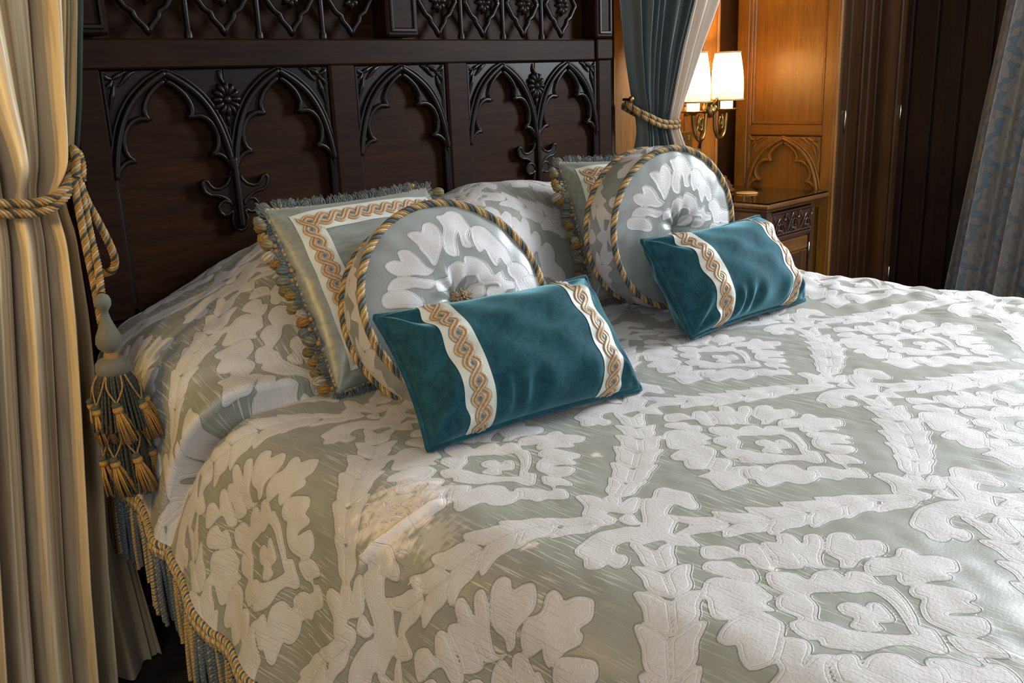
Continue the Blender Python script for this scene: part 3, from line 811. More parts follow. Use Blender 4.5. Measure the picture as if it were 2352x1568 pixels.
def quilt_surface():
    ds = .0045
    top = np.arange(SA-ARC, SB+ARC+1e-6, ds)
    nl, nr = 64, 30
    t = np.concatenate([np.arange(-.036, -.44, -ds), np.arange(-.44, -.70, -.0019), np.arange(-.70, -2.25, -ds), -2.25-np.linspace(0, 1, 26)[1:]*.42])
    nt_ = len(t)
    zf = np.interp(-t, [0, .2, .33, .45, .55, .65, .75, .85, .98, 1.2, 2.2, 3], [.385, .385, .362, .335, .318, .280, .258, .247, .232, .222, .21, .21])
    zf = zf+.004*np.sin(t*37)
    zarc = .61-RC*(1-math.cos(TH))
    Lside = (zarc-zf)/math.sin(TH)
    ql = np.linspace(1, 0, nl, endpoint=False)
    S = np.concatenate([(SA-ARC)-ql[None, :]*Lside[:, None], np.broadcast_to(top, (nt_, len(top))), (SB+ARC)+np.linspace(0, 1, nr+1)[None, 1:]*np.full((nt_, 1), .22)], 1)
    Tt = np.broadcast_to(t[:, None], S.shape).copy()
    th = np.clip((SA-S)/RC, 0, TH); th2 = np.clip((S-SB)/RC, 0, TH)
    X = np.clip(S, SA, SB)-RC*np.sin(th)+RC*np.sin(th2)
    Z = .61-RC*(1-np.cos(th))-RC*(1-np.cos(th2))
    el = np.clip((SA-ARC)-S, 0, None); er = np.clip(S-(SB+ARC), 0, None)
    X = X-el*np.interp(-Tt, [0, .25, .45, .65, .95, 1.3], [.26, .27, .32, .38, .37, .37])+er*math.cos(TH); Z = Z-el*math.sin(TH)-er*math.sin(TH)
    nx = -np.sin(th)+np.sin(th2); nz = np.cos(th)*np.cos(th2)
    # two heaped pillows under the cloth
    hs = [-1.30, -1.057, -.98, -.93, -.87, -.78, -.69, -.55, -.4, -.2, -.06, .0, .08, .15, .32, .6, .8, .95, 1.06, 1.3]
    hv = [.0, .095, .118, .122, .138, .180, .225, .280, .318, .328, .308, .302, .325, .345, .338, .30, .22, .13, .09, 0]
    hx = np.interp(S, hs, hv)
    k = np.ones(9)/9
    Sn = np.clip((S-(SA-ARC))/(-Lside[:, None]), 0, 1)
    hx = np.where(S < SA-ARC, .095*(1-Sn)**.8, hx)
    tu = np.arange(-.06, 3.0, .0045)
    ft = np.interp(tu, [-.02, .05, .12, .20, .28, .36, .43, .49, .54, .59, .64, .70, .76, 3], [.80, .90, .97, 1.0, 1.0, .94, .83, .66, .45, .22, .08, .02, 0, 0])
    ker = np.hanning(23); ker /= ker.sum()
    ft = np.convolve(np.pad(ft, 11, 'edge'), ker, 'valid')
    kx = np.hanning(15); kx /= kx.sum()
    hx = np.apply_along_axis(lambda r: np.convolve(np.pad(r, 7, 'edge'), kx, 'valid'), 1, hx)
    te = -Tt*(1+.30*sstep(S, -.15, .20)); te = np.clip(te, -.02, 3)
    Bp = hx*np.interp(te, tu, ft)
    Z = Z+Bp
    # normals of the pillow slope, for creases and relief
    # the crease where the cloth is tucked under the pillows, deepest at the near side
    tc = np.interp(S, [-1.4, -1.2, -1.15, -1.10, -1.05, -.98, -.91, -.83, -.78, -.6, 1], [-.49, -.503, -.512, -.528, -.553, -.590, -.604, -.614, -.624, -.64, -.65])
    dep = np.interp(S, [-1.4, -1.25, -1.15, -1.08, -1.02, -.96, -.88, -.78, -.6, -.4, 1], [.0, .004, .026, .058, .070, .062, .044, .028, .014, .006, .006])
    dt = Tt-tc
    g = dep*(.55*np.exp(-(np.abs(dt)/np.where(dt > 0, .011, .045))**1.5)+.45*np.exp(-(np.abs(dt)/.008)**1.5))
    # a soft roll of cloth on the pillow side of the crease and another below it
    roll = .024*np.exp(-((dt-.038)/.026)**2)*np.interp(S, [-1.4, -1.2, -1.08, -.98, -.85, -.7, 0], [0, .5, 1, 1, .6, .2, 0])
    roll = roll+.012*np.exp(-((dt+.05)/.035)**2)*np.interp(S, [-1.4, -1.2, -1.08, -.98, -.85, -.7, 0], [0, .4, 1, 1, .5, .2, 0])
    # second, fainter fold higher on the pillow side
    tc2 = tc+np.interp(S, [-1.3, -1.1, -.95, -.75], [.13, .125, .105, .05])
    roll = roll-.006*np.exp(-((Tt-tc2)/.022)**2)*np.interp(S, [-1.3, -1.12, -1.02, -.92, -.8, -.7], [.3, .8, 1, .9, .3, 0])
    # soft undulation, stronger at the far right edge
    hang = roll*.95*np.clip(dt/.02, 0, 1)
    und = .0016*waves(S, Tt, .20, 3)+.0006*waves(S, Tt, .07, 4)
    und = und+.0045*waves(S, Tt, .11, 5)*sstep(S, .45, .85)+.032*sstep(S, .45, .85)*(1-sstep(S, .9, 1.1))
    und = und+.007*np.sin(Tt*2*PI/.23+1.0)*sstep(-S, .98, 1.2)
    tq = np.where(Tt > -.65, -.65+(Tt+.65)*1.25, Tt)
    sd = sdf_at(S, tq); rim = sdf_at(S, tq, RIMT)
    pf = sstep(-sd, -.0015, .004)*.0012
    # worn, torn patch
    rr = np.hypot((S+.962)/1.0, (Tt+1.165)/1.0)
    nz1 = waves(S, Tt, .035, 11); nz2 = waves(S, Tt, .014, 12)
    wear = sstep(.085+.022*nz1+.012*nz2-rr, .0, .03)
    lx, ly = -.900, -1.225; mx, my = -1.070, -1.140
    dx, dy = mx-lx, my-ly; Lq = math.hypot(dx, dy)
    u = ((S-lx)*dx+(Tt-ly)*dy)/Lq; v = ((S-lx)*-dy+(Tt-ly)*dx)/Lq
    ridge = np.exp(-((v-.006*np.sin(u*30))/.0055)**2)*sstep(u, -.02, .03)*(1-sstep(u, Lq-.03, Lq+.01))
    wear = np.clip(wear*.85*(.88+.12*nz2)+ridge*.9, 0, 1)
    for (a, b, r_) in ((-.908, -1.425, .014), (-1.039, -1.281, .012), (-.60, -1.29, .012), (-.962, -1.268, .05), (-.92, -1.16, .04), (-.74, -1.72, .01)):
        wear = np.maximum(wear, (.75 if r_ < .02 else .35)*sstep(r_+.3*r_*nz2-np.hypot(S-a, Tt-b), 0, r_*.6))
    off = -g+roll+und+pf+ridge*.012+wear*.0007*nz1-wear*.0006
    Y = Tt.copy()
    dr = np.clip((-2.25-Tt)/.42, 0, 1)
    Y = np.where(Tt < -2.25, -2.25-.10*np.sin(np.clip(dr*6, 0, PI/2)), Y); Z = Z-np.where(dr > 0, np.clip(dr*.42-.03, 0, 1), 0)
    # slope of the pillow front: push along the true normal in y as well
    sl = np.gradient(Bp, t[:, ] if False else np.linspace(0, 1, nt_), axis=0)
    dBdt = np.gradient(Bp, axis=0)/np.gradient(Tt, axis=0)
    nyv = -dBdt*nz
    nl_ = np.sqrt(nx**2+nyv**2+nz**2)
    X = X+off*nx/nl_; Y = Y+off*nyv/nl_-hang; Z = Z+off*nz/nl_
    st = np.stack([S, np.where(Tt > -.65, -.65+(Tt+.65)*1.25, Tt), np.zeros_like(S)], -1)
    P = np.stack([X, Y, Z], -1)
    return P, sd, wear, st, t, rim


QP, QS, QW, QST, QT, QR = quilt_surface()
spread = MB().add(QP, grid_quads(*QP.shape[:2]), attrs={'sdf': QS.ravel(), 'rim': QR.ravel(), 'wear': QW.ravel(), 'st': QST.reshape(-1, 3)}).build('bedspread', MT['quilt'])
tag(spread, 'silvery damask bedspread woven with large pale flowers and leaf garlands, fringed at its side', 'bedspread')
# fringe: braided heading along the hem and one twisted cord after another hanging from it
hem = QP[:, 0, :]
kk = QT > -1.25
hemv = hem[kk & (QT < .0)]
hp, ht, hl = resample(hemv, .02)
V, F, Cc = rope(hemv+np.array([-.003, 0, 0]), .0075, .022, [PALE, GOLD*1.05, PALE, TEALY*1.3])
MB().add(V, F, Cc).build('fringe_cord_trim', MT['yarn'], spread)
V, F, Cc = rope(hemv+np.array([-.006, 0, -.013]), .0068, .017, [PALE*.95, GOLD, PALE])
V2, F2, C2 = rope(hemv+np.array([-.005, 0, -.025]), .0055, .014, [PALE*.8, GOLD*.9, GREYT])
MB().add(V, F, Cc).add(V2, F2, C2).build('fringe_braid', MT['yarn'], spread)
BL = np.array((.165, .19, .185))
fam = [[BL*1.25, BL*.7, BL*1.25, BL*.8], [PALE*1.05, GOLD*1.2, PALE, GOLD*1.3], [BL, PALE*.9, BL*.8, BL*1.3], [PALE*1.1, BL, PALE, GOLD*1.1]]
cords = []
for fcol in fam:
    z = np.linspace(0, -.155, 30)
    V, F, Cc = rope(np.c_[.002*np.sin(z*20), .003*np.sin(z*14), z], .0058, .016, fcol[:4], 3, step=.0035)
    o = MB().add(V, F, Cc).build('fringe_cord', MT['yarn'], spread); cords.append(o)
nxt = {id(o): True for o in cords}
order = [0, 0, 1, 1, 3, 0, 2, 0, 0, 3, 0, 1, 1, 3, 1, 1, 3, 0, 2, 0, 0, 2, 0, 1]
for i, p in enumerate(resample(hemv, .0108)[0]):
    src = cords[order[i % len(order)]]
    if nxt[id(src)]: c = src; nxt[id(src)] = False
    else: c = src.copy(); COL.objects.link(c); c.parent = spread
    c.location = (p[0]-.007+random.uniform(-.002, .002), p[1], p[2]-.026)
    c.rotation_euler = (random.uniform(-.05, .05), random.uniform(-.02, .07), random.uniform(0, 6.28)); c.scale = (1, 1, random.uniform(.93, 1.06))
# frayed threads standing off the worn patch
fr = MB()
iv = np.argwhere(QW > .55)
for i in rng.choice(len(iv), 60):
    a, b = iv[i]; p = QP[a, b]
    if QST[a, b][0] > -.8: continue
    d = np.array([rng.normal(0, .012), rng.normal(0, .012), abs(rng.normal(0, .004))])
    Vt, Ft = tube(spline([p, p+d*.5+np.array([0, 0, .003]), p+d], 3), .0007, 4); fr.add(Vt, Ft, np.array((.9, .8, .70))*rng.uniform(.9, 1.1))
f_ = fr.build('frayed_thread', MT['yarn'], spread); f_['kind'] = 'stuff'

# ------------------------------------------------------------------ cushions
def pillow_fn(Lx, H, T, ex=.05, ey=.05, q=.52, wr=.0, seed=0, sag=0.0):
    def f(u, v, side=1):
        u = np.asarray(u, float); v = np.asarray(v, float)
        x = Lx/2*u*(1-ex*(1-v**2)); y = H/2*v*(1-ey*(1-u**2))
        th = (np.clip(1-np.abs(u)**2.3, 0, 1)*np.clip(1-np.abs(v)**2.3, 0, 1))**q
        d = 0
        if wr:
            # gathers running in from the corners and the lower seam
            for cu, cv in ((-1, -1), (1, -1), (-1, 1), (1, 1)):
                rx, ry = (u-cu)*Lx/2, (v-cv)*H/2; r = np.hypot(rx, ry)+1e-6; an = np.arctan2(ry*-cv, rx*-cu)
                d = d+wr*1.3*np.sin(an*7+seed+cu)*np.exp(-((r-.05)/.045)**2)
            d = d+wr*.7*np.sin(u*26+3*np.sin(u*5+seed)+v*1.5)*np.exp(-((v+.88)/.26)**2)*np.clip(1-u**4, 0, 1)
            d = d+wr*.45*waves(x, y, .11, 40+seed)
        z = side*(T/2*th*(1+sag*(-v)*.5)) + side*d*np.clip(th*1.6, 0, 1)
        return np.stack([x, y, z], -1)
    return f


def pillow_mesh(f, nu=90, nv=60):
    a = np.sin(np.linspace(-PI/2, PI/2, nu)); b = np.sin(np.linspace(-PI/2, PI/2, nv))
    V_, U_ = np.meshgrid(b, a, indexing='ij')
    A = f(U_, V_, 1).reshape(-1, 3); Bk = f(U_, V_, -1).reshape(-1, 3)
    Q = grid_quads(nv, nu)
    return np.vstack([A, Bk]), np.vstack([Q, Q[:, ::-1]+len(A)])


def border(f, n=50, inset=1.0):
    t = np.sin(np.linspace(-PI/2, PI/2, n))
    u = np.concatenate([t, np.ones(n-1), -t[1:], -np.ones(n-2)]); v = np.concatenate([-np.ones(n), t[1:], np.ones(n-1), -t[1:-1]])
    return f(u*inset, v*inset, 1)*np.array([1, 1, 0])


def surf_xy(f, Lx, H, off):
    """a point on the front face at (x,y) metres from the middle, raised by off"""
    def g(x, y, o=0.0):
        u = x/(Lx/2); v = y/(H/2)
        for _ in range(4):
            p = f(u, v, 1); u = u+(x-p[..., 0])/(Lx/2); v = v+(y-p[..., 1])/(H/2)
            u = np.clip(u, -1, 1); v = np.clip(v, -1, 1)
        e = .01
        p = f(u, v, 1); pu = f(np.clip(u+e, -1, 1), v, 1)-f(np.clip(u-e, -1, 1), v, 1); pv = f(u, np.clip(v+e, -1, 1), 1)-f(u, np.clip(v-e, -1, 1), 1)
        n = np.cross(pu, pv); n = n/(np.linalg.norm(n, axis=-1)[..., None]+1e-9)
        return p+n*(off+np.asarray(o))[..., None]
    return g


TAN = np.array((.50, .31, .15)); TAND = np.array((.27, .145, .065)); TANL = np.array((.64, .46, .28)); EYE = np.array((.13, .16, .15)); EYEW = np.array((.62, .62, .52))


def braid(mb, g, Ln, A=.0125, p=.034, w=.0135, phase=0.0):
    """two interlaced corded strands with an eye in every opening; g(s, d, off) is a point along and across the band"""
    s = np.arange(0, Ln, .0016)
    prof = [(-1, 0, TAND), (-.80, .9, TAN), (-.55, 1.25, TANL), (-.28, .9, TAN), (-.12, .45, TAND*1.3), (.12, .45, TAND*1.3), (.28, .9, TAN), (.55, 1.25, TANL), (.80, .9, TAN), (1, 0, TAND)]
    for k in (0, 1):
        ph = PI*(s/p+phase); sg = 1 if k == 0 else -1
        d = sg*A*np.sin(ph); dd = sg*A*PI/p*np.cos(ph)
        nl = np.sqrt(1+dd**2)
        rows = []; cols = []
        for a, h, c in prof:
            so = s-a*w/2*dd/nl; do = d+a*w/2/nl
            o = .0012*h+.0010*sg*np.cos(ph)+.0012
            rows.append(g(np.clip(so, 0, Ln), do, o)); cols.append(np.tile(c, (len(s), 1)))
        V = np.stack(rows, 1); C = np.stack(cols, 1)
        mb.add(V, grid_quads(len(s), len(prof)), C.reshape(-1, 3))
    n = np.arange(.5-phase % 1, Ln/p, 1.0)*p
    th = np.arange(10)*2*PI/10
    for c in n:
        if c < .008 or c > Ln-.008: continue
        S_ = [np.full(10, c)+0*th]; ring = []
        for r1, r2, o, cc in ((.0072, .0056, .0006, EYEW), (.0040, .0030, .0012, EYE), (.0001, .0001, .0016, EYE)):
            ring.append((g(c+r1*np.cos(th), r2*np.sin(th), np.full(10, o)), cc))
        V = np.concatenate([r for r, _ in ring]); C = np.concatenate([np.tile(cc, (10, 1)) for _, cc in ring])
        mb.add(V, grid_quads(3, 10, False, True), C)


def strip(mb, g, s0, s1, d0, d1, ns=60, nd=9):
    S, D = np.meshgrid(np.linspace(s0, s1, ns), np.linspace(d0, d1, nd), indexing='ij')
    V = g(S, D, np.zeros_like(S))
    mb.add(V, grid_quads(ns, nd))


# --- small velvet bolsters in front
LX, LH, LT = .508, .276, .205
fl_ = pillow_fn(LX, LH, LT, .055, .075, .44, .011, 2, .25)


def velvet_cushion(label, M, mirror=False):
    t = thing('velvet_cushion', label, 'cushion', group='teal velvet lumbar cushions', mat=M)
    V, F = pillow_mesh(fl_, 120, 80); MB().add(V, F).build('cover', MT['velvet'], t)
    bp = border(fl_); bp = bp*np.array([1.006, 1.008, 1])
    Vt, Ft = tube(resample(bp, .006, True)[0], .0066, 8, True); MB().add(Vt, Ft).build('piping', MT['velvet'], t)
    g0 = surf_xy(fl_, LX, LH, .0012)
    for cx in (-.152, .160):
        hy = LH/2*(1-.055*(1-(cx/(LX/2))**2))
        yy = np.linspace(-hy*.995, hy*.995, 200)
        pts = g0(np.full(200, cx), yy); ln = np.concatenate([[0], np.cumsum(np.linalg.norm(np.diff(pts, axis=0), axis=1))])
        g = lambda s, d, o, cx=cx, ln=ln, yy=yy: g0(cx+np.asarray(d), np.interp(s, ln, yy)+0*np.asarray(d), np.asarray(o))
        b = MB(); strip(b, g, 0, ln[-1], -.029, .029, 110, 11); bo = b.build('band', MT['band'], t)
        b = MB(); braid(b, g, ln[-1], .0120, .0335, .0135); b.build('braid', MT['braid'], bo)
    return t


def base_pose(x, y, z, yaw, lean, up_, roll=0.0, back=0.0):
    M = pose((0, 0, 0), yaw, lean, roll)
    Zv = Vector((M[0][1], M[1][1], M[2][1])); Nv = Vector((M[0][2], M[1][2], M[2][2]))
    o = Vector((x, y, z))+Zv*up_-Nv*back
    M.translation = o
    return M


v1 = velvet_cushion('teal velvet lumbar cushion leaning on the round cushion with the fluffy tuft', base_pose(-.542, -1.100, .620, -.165, .70, LH/2))
v2 = copy_thing(v1, 'teal velvet lumbar cushion leaning on the upright round cushion beside the nightstand', base_pose(.352, -1.010, .622, -.05, .62, LH/2))

# --- round boxed cushions (flower of the front panel in millimetres about the tuft)
RND = {'PA': [[-81,152],[-63,156],[-49,152],[-37,170],[-22,171],[-9,154],[-11,128],[-27,99],[-45,76],[-54,95],[-63,111],[-67,126]],'PB': [[-2,184],[15,185],[31,193],[53,186],[62,167],[67,149],[51,129],[54,106],[35,109],[34,144],[20,124],[13,90],[-10,99],[-9,128],[3,152],[1,170]],'PC': [[71,146],[87,151],[105,144],[115,129],[129,110],[143,90],[145,62],[127,56],[118,75],[102,55],[92,70],[85,97],[69,91],[62,118]],'PD': [[131,51],[158,56],[179,39],[185,11],[178,-10],[147,-10],[141,18],[130,33]],'PE': [[-147,95],[-128,101],[-112,96],[-113,118],[-93,117],[-79,102],[-67,79],[-52,66],[-69,58],[-94,64],[-120,66],[-141,77]],'PE2': [[-156,42],[-147,57],[-132,63],[-109,60],[-80,51],[-55,43],[-72,29],[-102,38],[-128,38]],'PF': [[-171,32],[-146,38],[-117,32],[-99,16],[-93,3],[-105,-6],[-138,2],[-171,9]],'RING': [[-15,67],[9,77],[24,71],[31,85],[53,80],[75,63],[86,35],[108,41],[112,22],[135,14],[131,1],[110,0],[91,-14],[71,-16],[58,-9],[69,11],[92,7],[90,17],[53,22],[44,41],[21,45],[4,34],[-6,18],[-9,41],[-23,25],[-52,21],[-50,43],[-21,47]],'HEART': [[21,14],[34,23],[57,20],[57,4],[44,-7],[26,-4]]}


def round_flower(x, y):
    S = np.full(x.shape, .03); O = np.full(x.shape, .03)
    polys = [np.array(v)/1000. for v in RND.values()]
    for v in ('PA', 'PE', 'PE2', 'PF', 'PC'):      # the lower half of the flower repeats the upper one, turned over
        p = np.array(RND[v])/1000.; c = np.array((.035, .010)); polys.append((c-(p-c)*np.array((1, 1)))*1.0)
    for p in polys:
        d = poly_sd(x, y, chaikin(p)); O = np.where(d < 0, -d, np.minimum(O, d)); S = np.minimum(S, d)
    return S, O

RR_, RT_ = .213, .118


def round_cushion(label, M, tuft, shift, seed):
    t = thing('round_cushion', label, 'cushion', group='round tufted damask cushions', mat=M)
    r = np.concatenate([np.linspace(.0005, .05, 20), np.linspace(.054, RR_-.002, 62)])
    th = np.arange(220)*2*PI/220
    Rg, Tg = np.meshgrid(r, th, indexing='ij')

    def face(sgn):
        z = RT_/2+.030*(1-(Rg/RR_)**2.2)
        tf = .052*np.exp(-(Rg/.030)**1.15)
        pl = .0028*np.sin(9*Tg+seed)*np.exp(-((Rg-.045)/.03)**2)
        z = z-tf+pl+.0012*waves(Rg*np.cos(Tg), Rg*np.sin(Tg), .08, seed)
        return np.stack([Rg*np.cos(Tg), Rg*np.sin(Tg), sgn*z], -1)
    Fm = face(1); Bm = face(-1)
    zz = np.linspace(RT_/2, -RT_/2, 30)
    rs = RR_+.010*(1-(zz/(RT_/2))**2)+0*zz
    Zs, Ts = np.meshgrid(zz, th, indexing='ij'); rsg = np.broadcast_to(rs[:, None], Zs.shape)+.0016*np.sin(Ts*26+seed)*np.cos(Zs*30)
    Sm = np.stack([rsg*np.cos(Ts), rsg*np.sin(Ts), Zs], -1)
    b = MB()
    for G, sx, sy, fl in ((Fm, Fm[..., 0], Fm[..., 1], False), (Bm, Bm[..., 0], Bm[..., 1], True), (Sm, Ts*RR_, Zs*1.0+.22, False)):
        q = grid_quads(G.shape[0], G.shape[1], False, True)
        if fl: q = q[:, ::-1]
        cxx = (sx+shift[0])*1.2+M0[0]; cyy = (sy+shift[1])*1.2+M0[1]
        if G is Fm: sd, rim = round_flower((sx-shift[0])*shift[2], (sy-shift[1])*shift[2]+0*sx)
        else: sd, rim = sdf_at(cxx, cyy), sdf_at(cxx, cyy, RIMT)
        b.add(G, q, attrs={'sdf': sd.ravel(), 'rim': rim.ravel(), 'wear': np.zeros(G.shape[0]*G.shape[1]), 'st': np.stack([cxx, cyy, 0*cxx], -1).reshape(-1, 3)})
    b.build('cover', MT['round'], t)
    a = np.linspace(0, 2*PI, 200, endpoint=False)
    for nm, zc in (('front_cord', RT_/2), ('back_cord', -RT_/2)):
        V, F, Cc = rope(np.c_[(RR_+.003)*np.cos(a), (RR_+.003)*np.sin(a), np.full(200, zc)], .0088, .050,
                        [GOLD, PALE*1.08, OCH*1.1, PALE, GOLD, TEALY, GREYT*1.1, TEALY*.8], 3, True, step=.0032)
        MB().add(V, F, Cc).build(nm, MT['yarn'], t)
    if tuft == 'pom':
        b = MB()
        rg = np.random.default_rng(3)
        for i in range(240):
            d = rg.normal(size=3); d[2] = abs(d[2])*.8; d /= np.linalg.norm(d)
            d = d*np.array([1.25, .8, .8])
            p0 = np.array([.014, .006, RT_/2-.006]); p1 = p0+d*.027*rg.uniform(.8, 1.1)
            Vt, Ft = tube(np.array([p0, (p0+p1)/2+rg.normal(0, .001, 3), p1]), [.0008, .0016, .0022], 4)
            b.add(Vt, Ft, np.array((.58, .42, .25))*rg.uniform(.75, 1.15))
        b.build('tuft', MT['yarn'], t)
    else:
        V, F = lathe([(.0001, .006), (.005, .005), (.008, .002), (.0085, -.002)], 14)
        b = MB().add(V+np.array([0, 0, RT_/2-.020]), F, (.3, .3, .27))
        for s_ in (-.004, .004):
            Vt, Ft = tube(spline([(s_, 0, RT_/2-.016), (s_*2+.006, -.010, RT_/2-.004), (.010+s_, -.022, RT_/2+.002)], 4), .0011, 5); b.add(Vt, Ft, (.55, .45, .3))
        b.build('button', MT['yarn'], t)
    return t


r1 = round_cushion('round boxed damask cushion with corded rims and a fluffy tan tuft, nearer of the two', base_pose(-.528, -.918, .617, -.20, .44, RR_, back=RT_/2), 'pom', (.0, .0, 1.0), 2)
r2 = round_cushion('round boxed damask cushion with a buttoned centre, standing upright beside the nightstand', base_pose(.318, -.800, .630, -.195, .08, RR_+.004, back=RT_/2), 'button', (-.012, .012, 1.06), 5)

# --- large square fringed cushions behind
SL, ST_ = .442, .17
fs_ = pillow_fn(SL, SL, ST_, .035, .045, .50, .0030, 7)
POM = [OCH*1.15, CREAM*1.1, OLIVE*1.5, np.array((.55, .30, .06)), OLIVE*1.2, np.array((.30, .29, .2)), GREYT*1.3]


def pom_mesh(c, seed):
    rg = np.random.default_rng(seed); th = np.linspace(0, PI, 9); ph = np.arange(16)*2*PI/16
    T_, P_ = np.meshgrid(th, ph, indexing='ij')
    r = .0098*(1+.10*np.cos(8*P_)*np.sin(T_)+.05*np.sin(3*P_+1))
    x = r*np.sin(T_)*np.cos(P_); y = r*np.sin(T_)*np.sin(P_); z = 1.2*r*np.cos(T_)
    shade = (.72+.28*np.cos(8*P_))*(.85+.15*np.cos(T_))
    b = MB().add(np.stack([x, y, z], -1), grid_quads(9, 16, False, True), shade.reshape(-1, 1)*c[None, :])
    V, F = lathe([(.0001, .0185), (.0035, .0175), (.0045, .0145), (.0035, .0115), (.002, .010)], 8); b.add(V, F, GOLD*1.1)
    return b


def square_cushion(label, M):
    t = thing('square_cushion', label, 'cushion', group='square fringed silk cushions', mat=M)
    V, F = pillow_mesh(fs_, 90, 90); MB().add(V, F).build('cover', MT['silk'], t)
    g0 = surf_xy(fs_, SL, SL, .0014)
    a, bw = .158, .028
    sides = [((-1, 0), (0, 1)), ((0, 1), (1, 0)), ((1, 0), (0, -1)), ((0, -1), (-1, 0))]
    for (ox, oy), (tx, ty) in sides:
        def g(s, d, o, ox=ox, oy=oy, tx=tx, ty=ty):
            s = np.asarray(s, float); d = np.asarray(d, float); q = s-a-bw
            # mitre: the strip is cut back at its two ends where it meets its neighbours
            lim = a+d; q = np.clip(q, -lim, lim)
            return g0(ox*(a+d)+tx*q, oy*(a+d)+ty*q, np.asarray(o)+0*q)
        Ls = 2*(a+bw)
        b = MB(); strip(b, g, 0, Ls, -bw, bw, 90, 11); bo = b.build('border_band', MT['band'], t)
        b = MB(); braid(b, g, Ls, .0125, Ls/11.0, .0135, .5 if tx else 0.0); b.build('braid', MT['braid'], bo)
    bp = border(fs_)
    pr = resample(bp*1.004, .004, True)[0]
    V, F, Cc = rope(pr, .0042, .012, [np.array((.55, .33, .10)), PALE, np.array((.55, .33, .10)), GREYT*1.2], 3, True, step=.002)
    MB().add(V, F, Cc).build('cord_piping', MT['yarn'], t)
    # looped silk fringe: far too many loops to count
    b = MB(); rg = np.random.default_rng(5)
    P, tt, Ln = resample(bp, .0042, True)
    cen = np.array([0, 0, 0])
    for i, p in enumerate(P):
        o = p/np.array([1, 1, 1]); ox, oy = abs(p[0])/(SL/2), abs(p[1])/(SL/2)
        out = np.array([math.copysign(1, p[0]) if ox > .9 else 0, math.copysign(1, p[1]) if oy > .9 else 0, 0.]); out /= np.linalg.norm(out)+1e-9
        tg = np.array([-out[1], out[0], 0])
        for q in range(2):
            ln = rg.uniform(.017, .029); wd = rg.uniform(.002, .0045); tl = rg.uniform(-.006, .006)
            zz = rg.uniform(-.005, .004); k = rg.uniform(-.006, .006)
            pts = [p+np.array([0, 0, zz]), p+out*ln*.5+tg*(wd+k*.5)+np.array([0, 0, zz*1.5]), p+out*ln+tg*k+np.array([0, 0, tl]), p+out*ln*.55+tg*(-wd+k*.5)+np.array([0, 0, zz+.002]), p+np.array([0, 0, zz+.001])]
            Vt, Ft = tube(spline(pts, 3), .00075, 3, cap=False); b.add(Vt, Ft, GREYT*rg.uniform(.7, 1.5)+np.array((0, .01, .015)))
    fo = b.build('loop_fringe', MT['yarn'], t); fo['kind'] = 'stuff'
    protos = []
    n = 0
    for side in ('left', 'right', 'top'):
        for i in range(20):
            v = -.97+1.94*(i+.5)/20
            if side == 'top' and i % 3: continue
            p, out = {'left': (fs_(-1., v), (-1, 0, 0)), 'right': (fs_(1., v), (1, 0, 0)), 'top': (fs_(v, 1.), (0, .7, -.7))}[side]
            p = p*np.array([1, 1, 0]); out = Vector(out)
            ci = n % 7 if side != 'top' else (1, 2, 6)[n % 3]; n += 1
            if len(protos) <= 6 and ci >= len(protos):
                while len(protos) <= ci:
                    protos.append(pom_mesh(POM[len(protos)], len(protos)).build('pompom', MT['yarn'], t)); protos[-1]['used'] = 0
            src = protos[ci]
            if not src['used']: o = src; src['used'] = 1
            else: o = src.copy(); COL.objects.link(o); o.parent = t
            off = .027+random.uniform(-.004, .006)
            o.location = Vector(p)+out*off+Vector((random.uniform(-.003, .003), random.uniform(-.004, .004), random.uniform(-.012, .006)))
            d = (-out+Vector((random.uniform(-.5, .5), random.uniform(-.5, .5), random.uniform(-.6, .6)))).normalized()
            o.rotation_euler = d.to_track_quat('Z', 'Y').to_euler()
            s_ = random.uniform(1.02, 1.40); o.scale = (s_, s_, s_*random.uniform(.9, 1.15))
    for o in protos:
        if 'used' in o: del o['used']
    for o in t.children:
        if 'used' in o: del o['used']
    return t


s1 = square_cushion('square grey-green silk cushion with pompom fringe behind the nearer round cushion', base_pose(-.512, -.690, .628, -.05, .575, SL/2, .008))
s2 = copy_thing(s1, 'square grey-green silk cushion with pompom fringe behind the upright round cushion', base_pose(.437, -.645, .628, -.36, .545, SL/2, -.016))

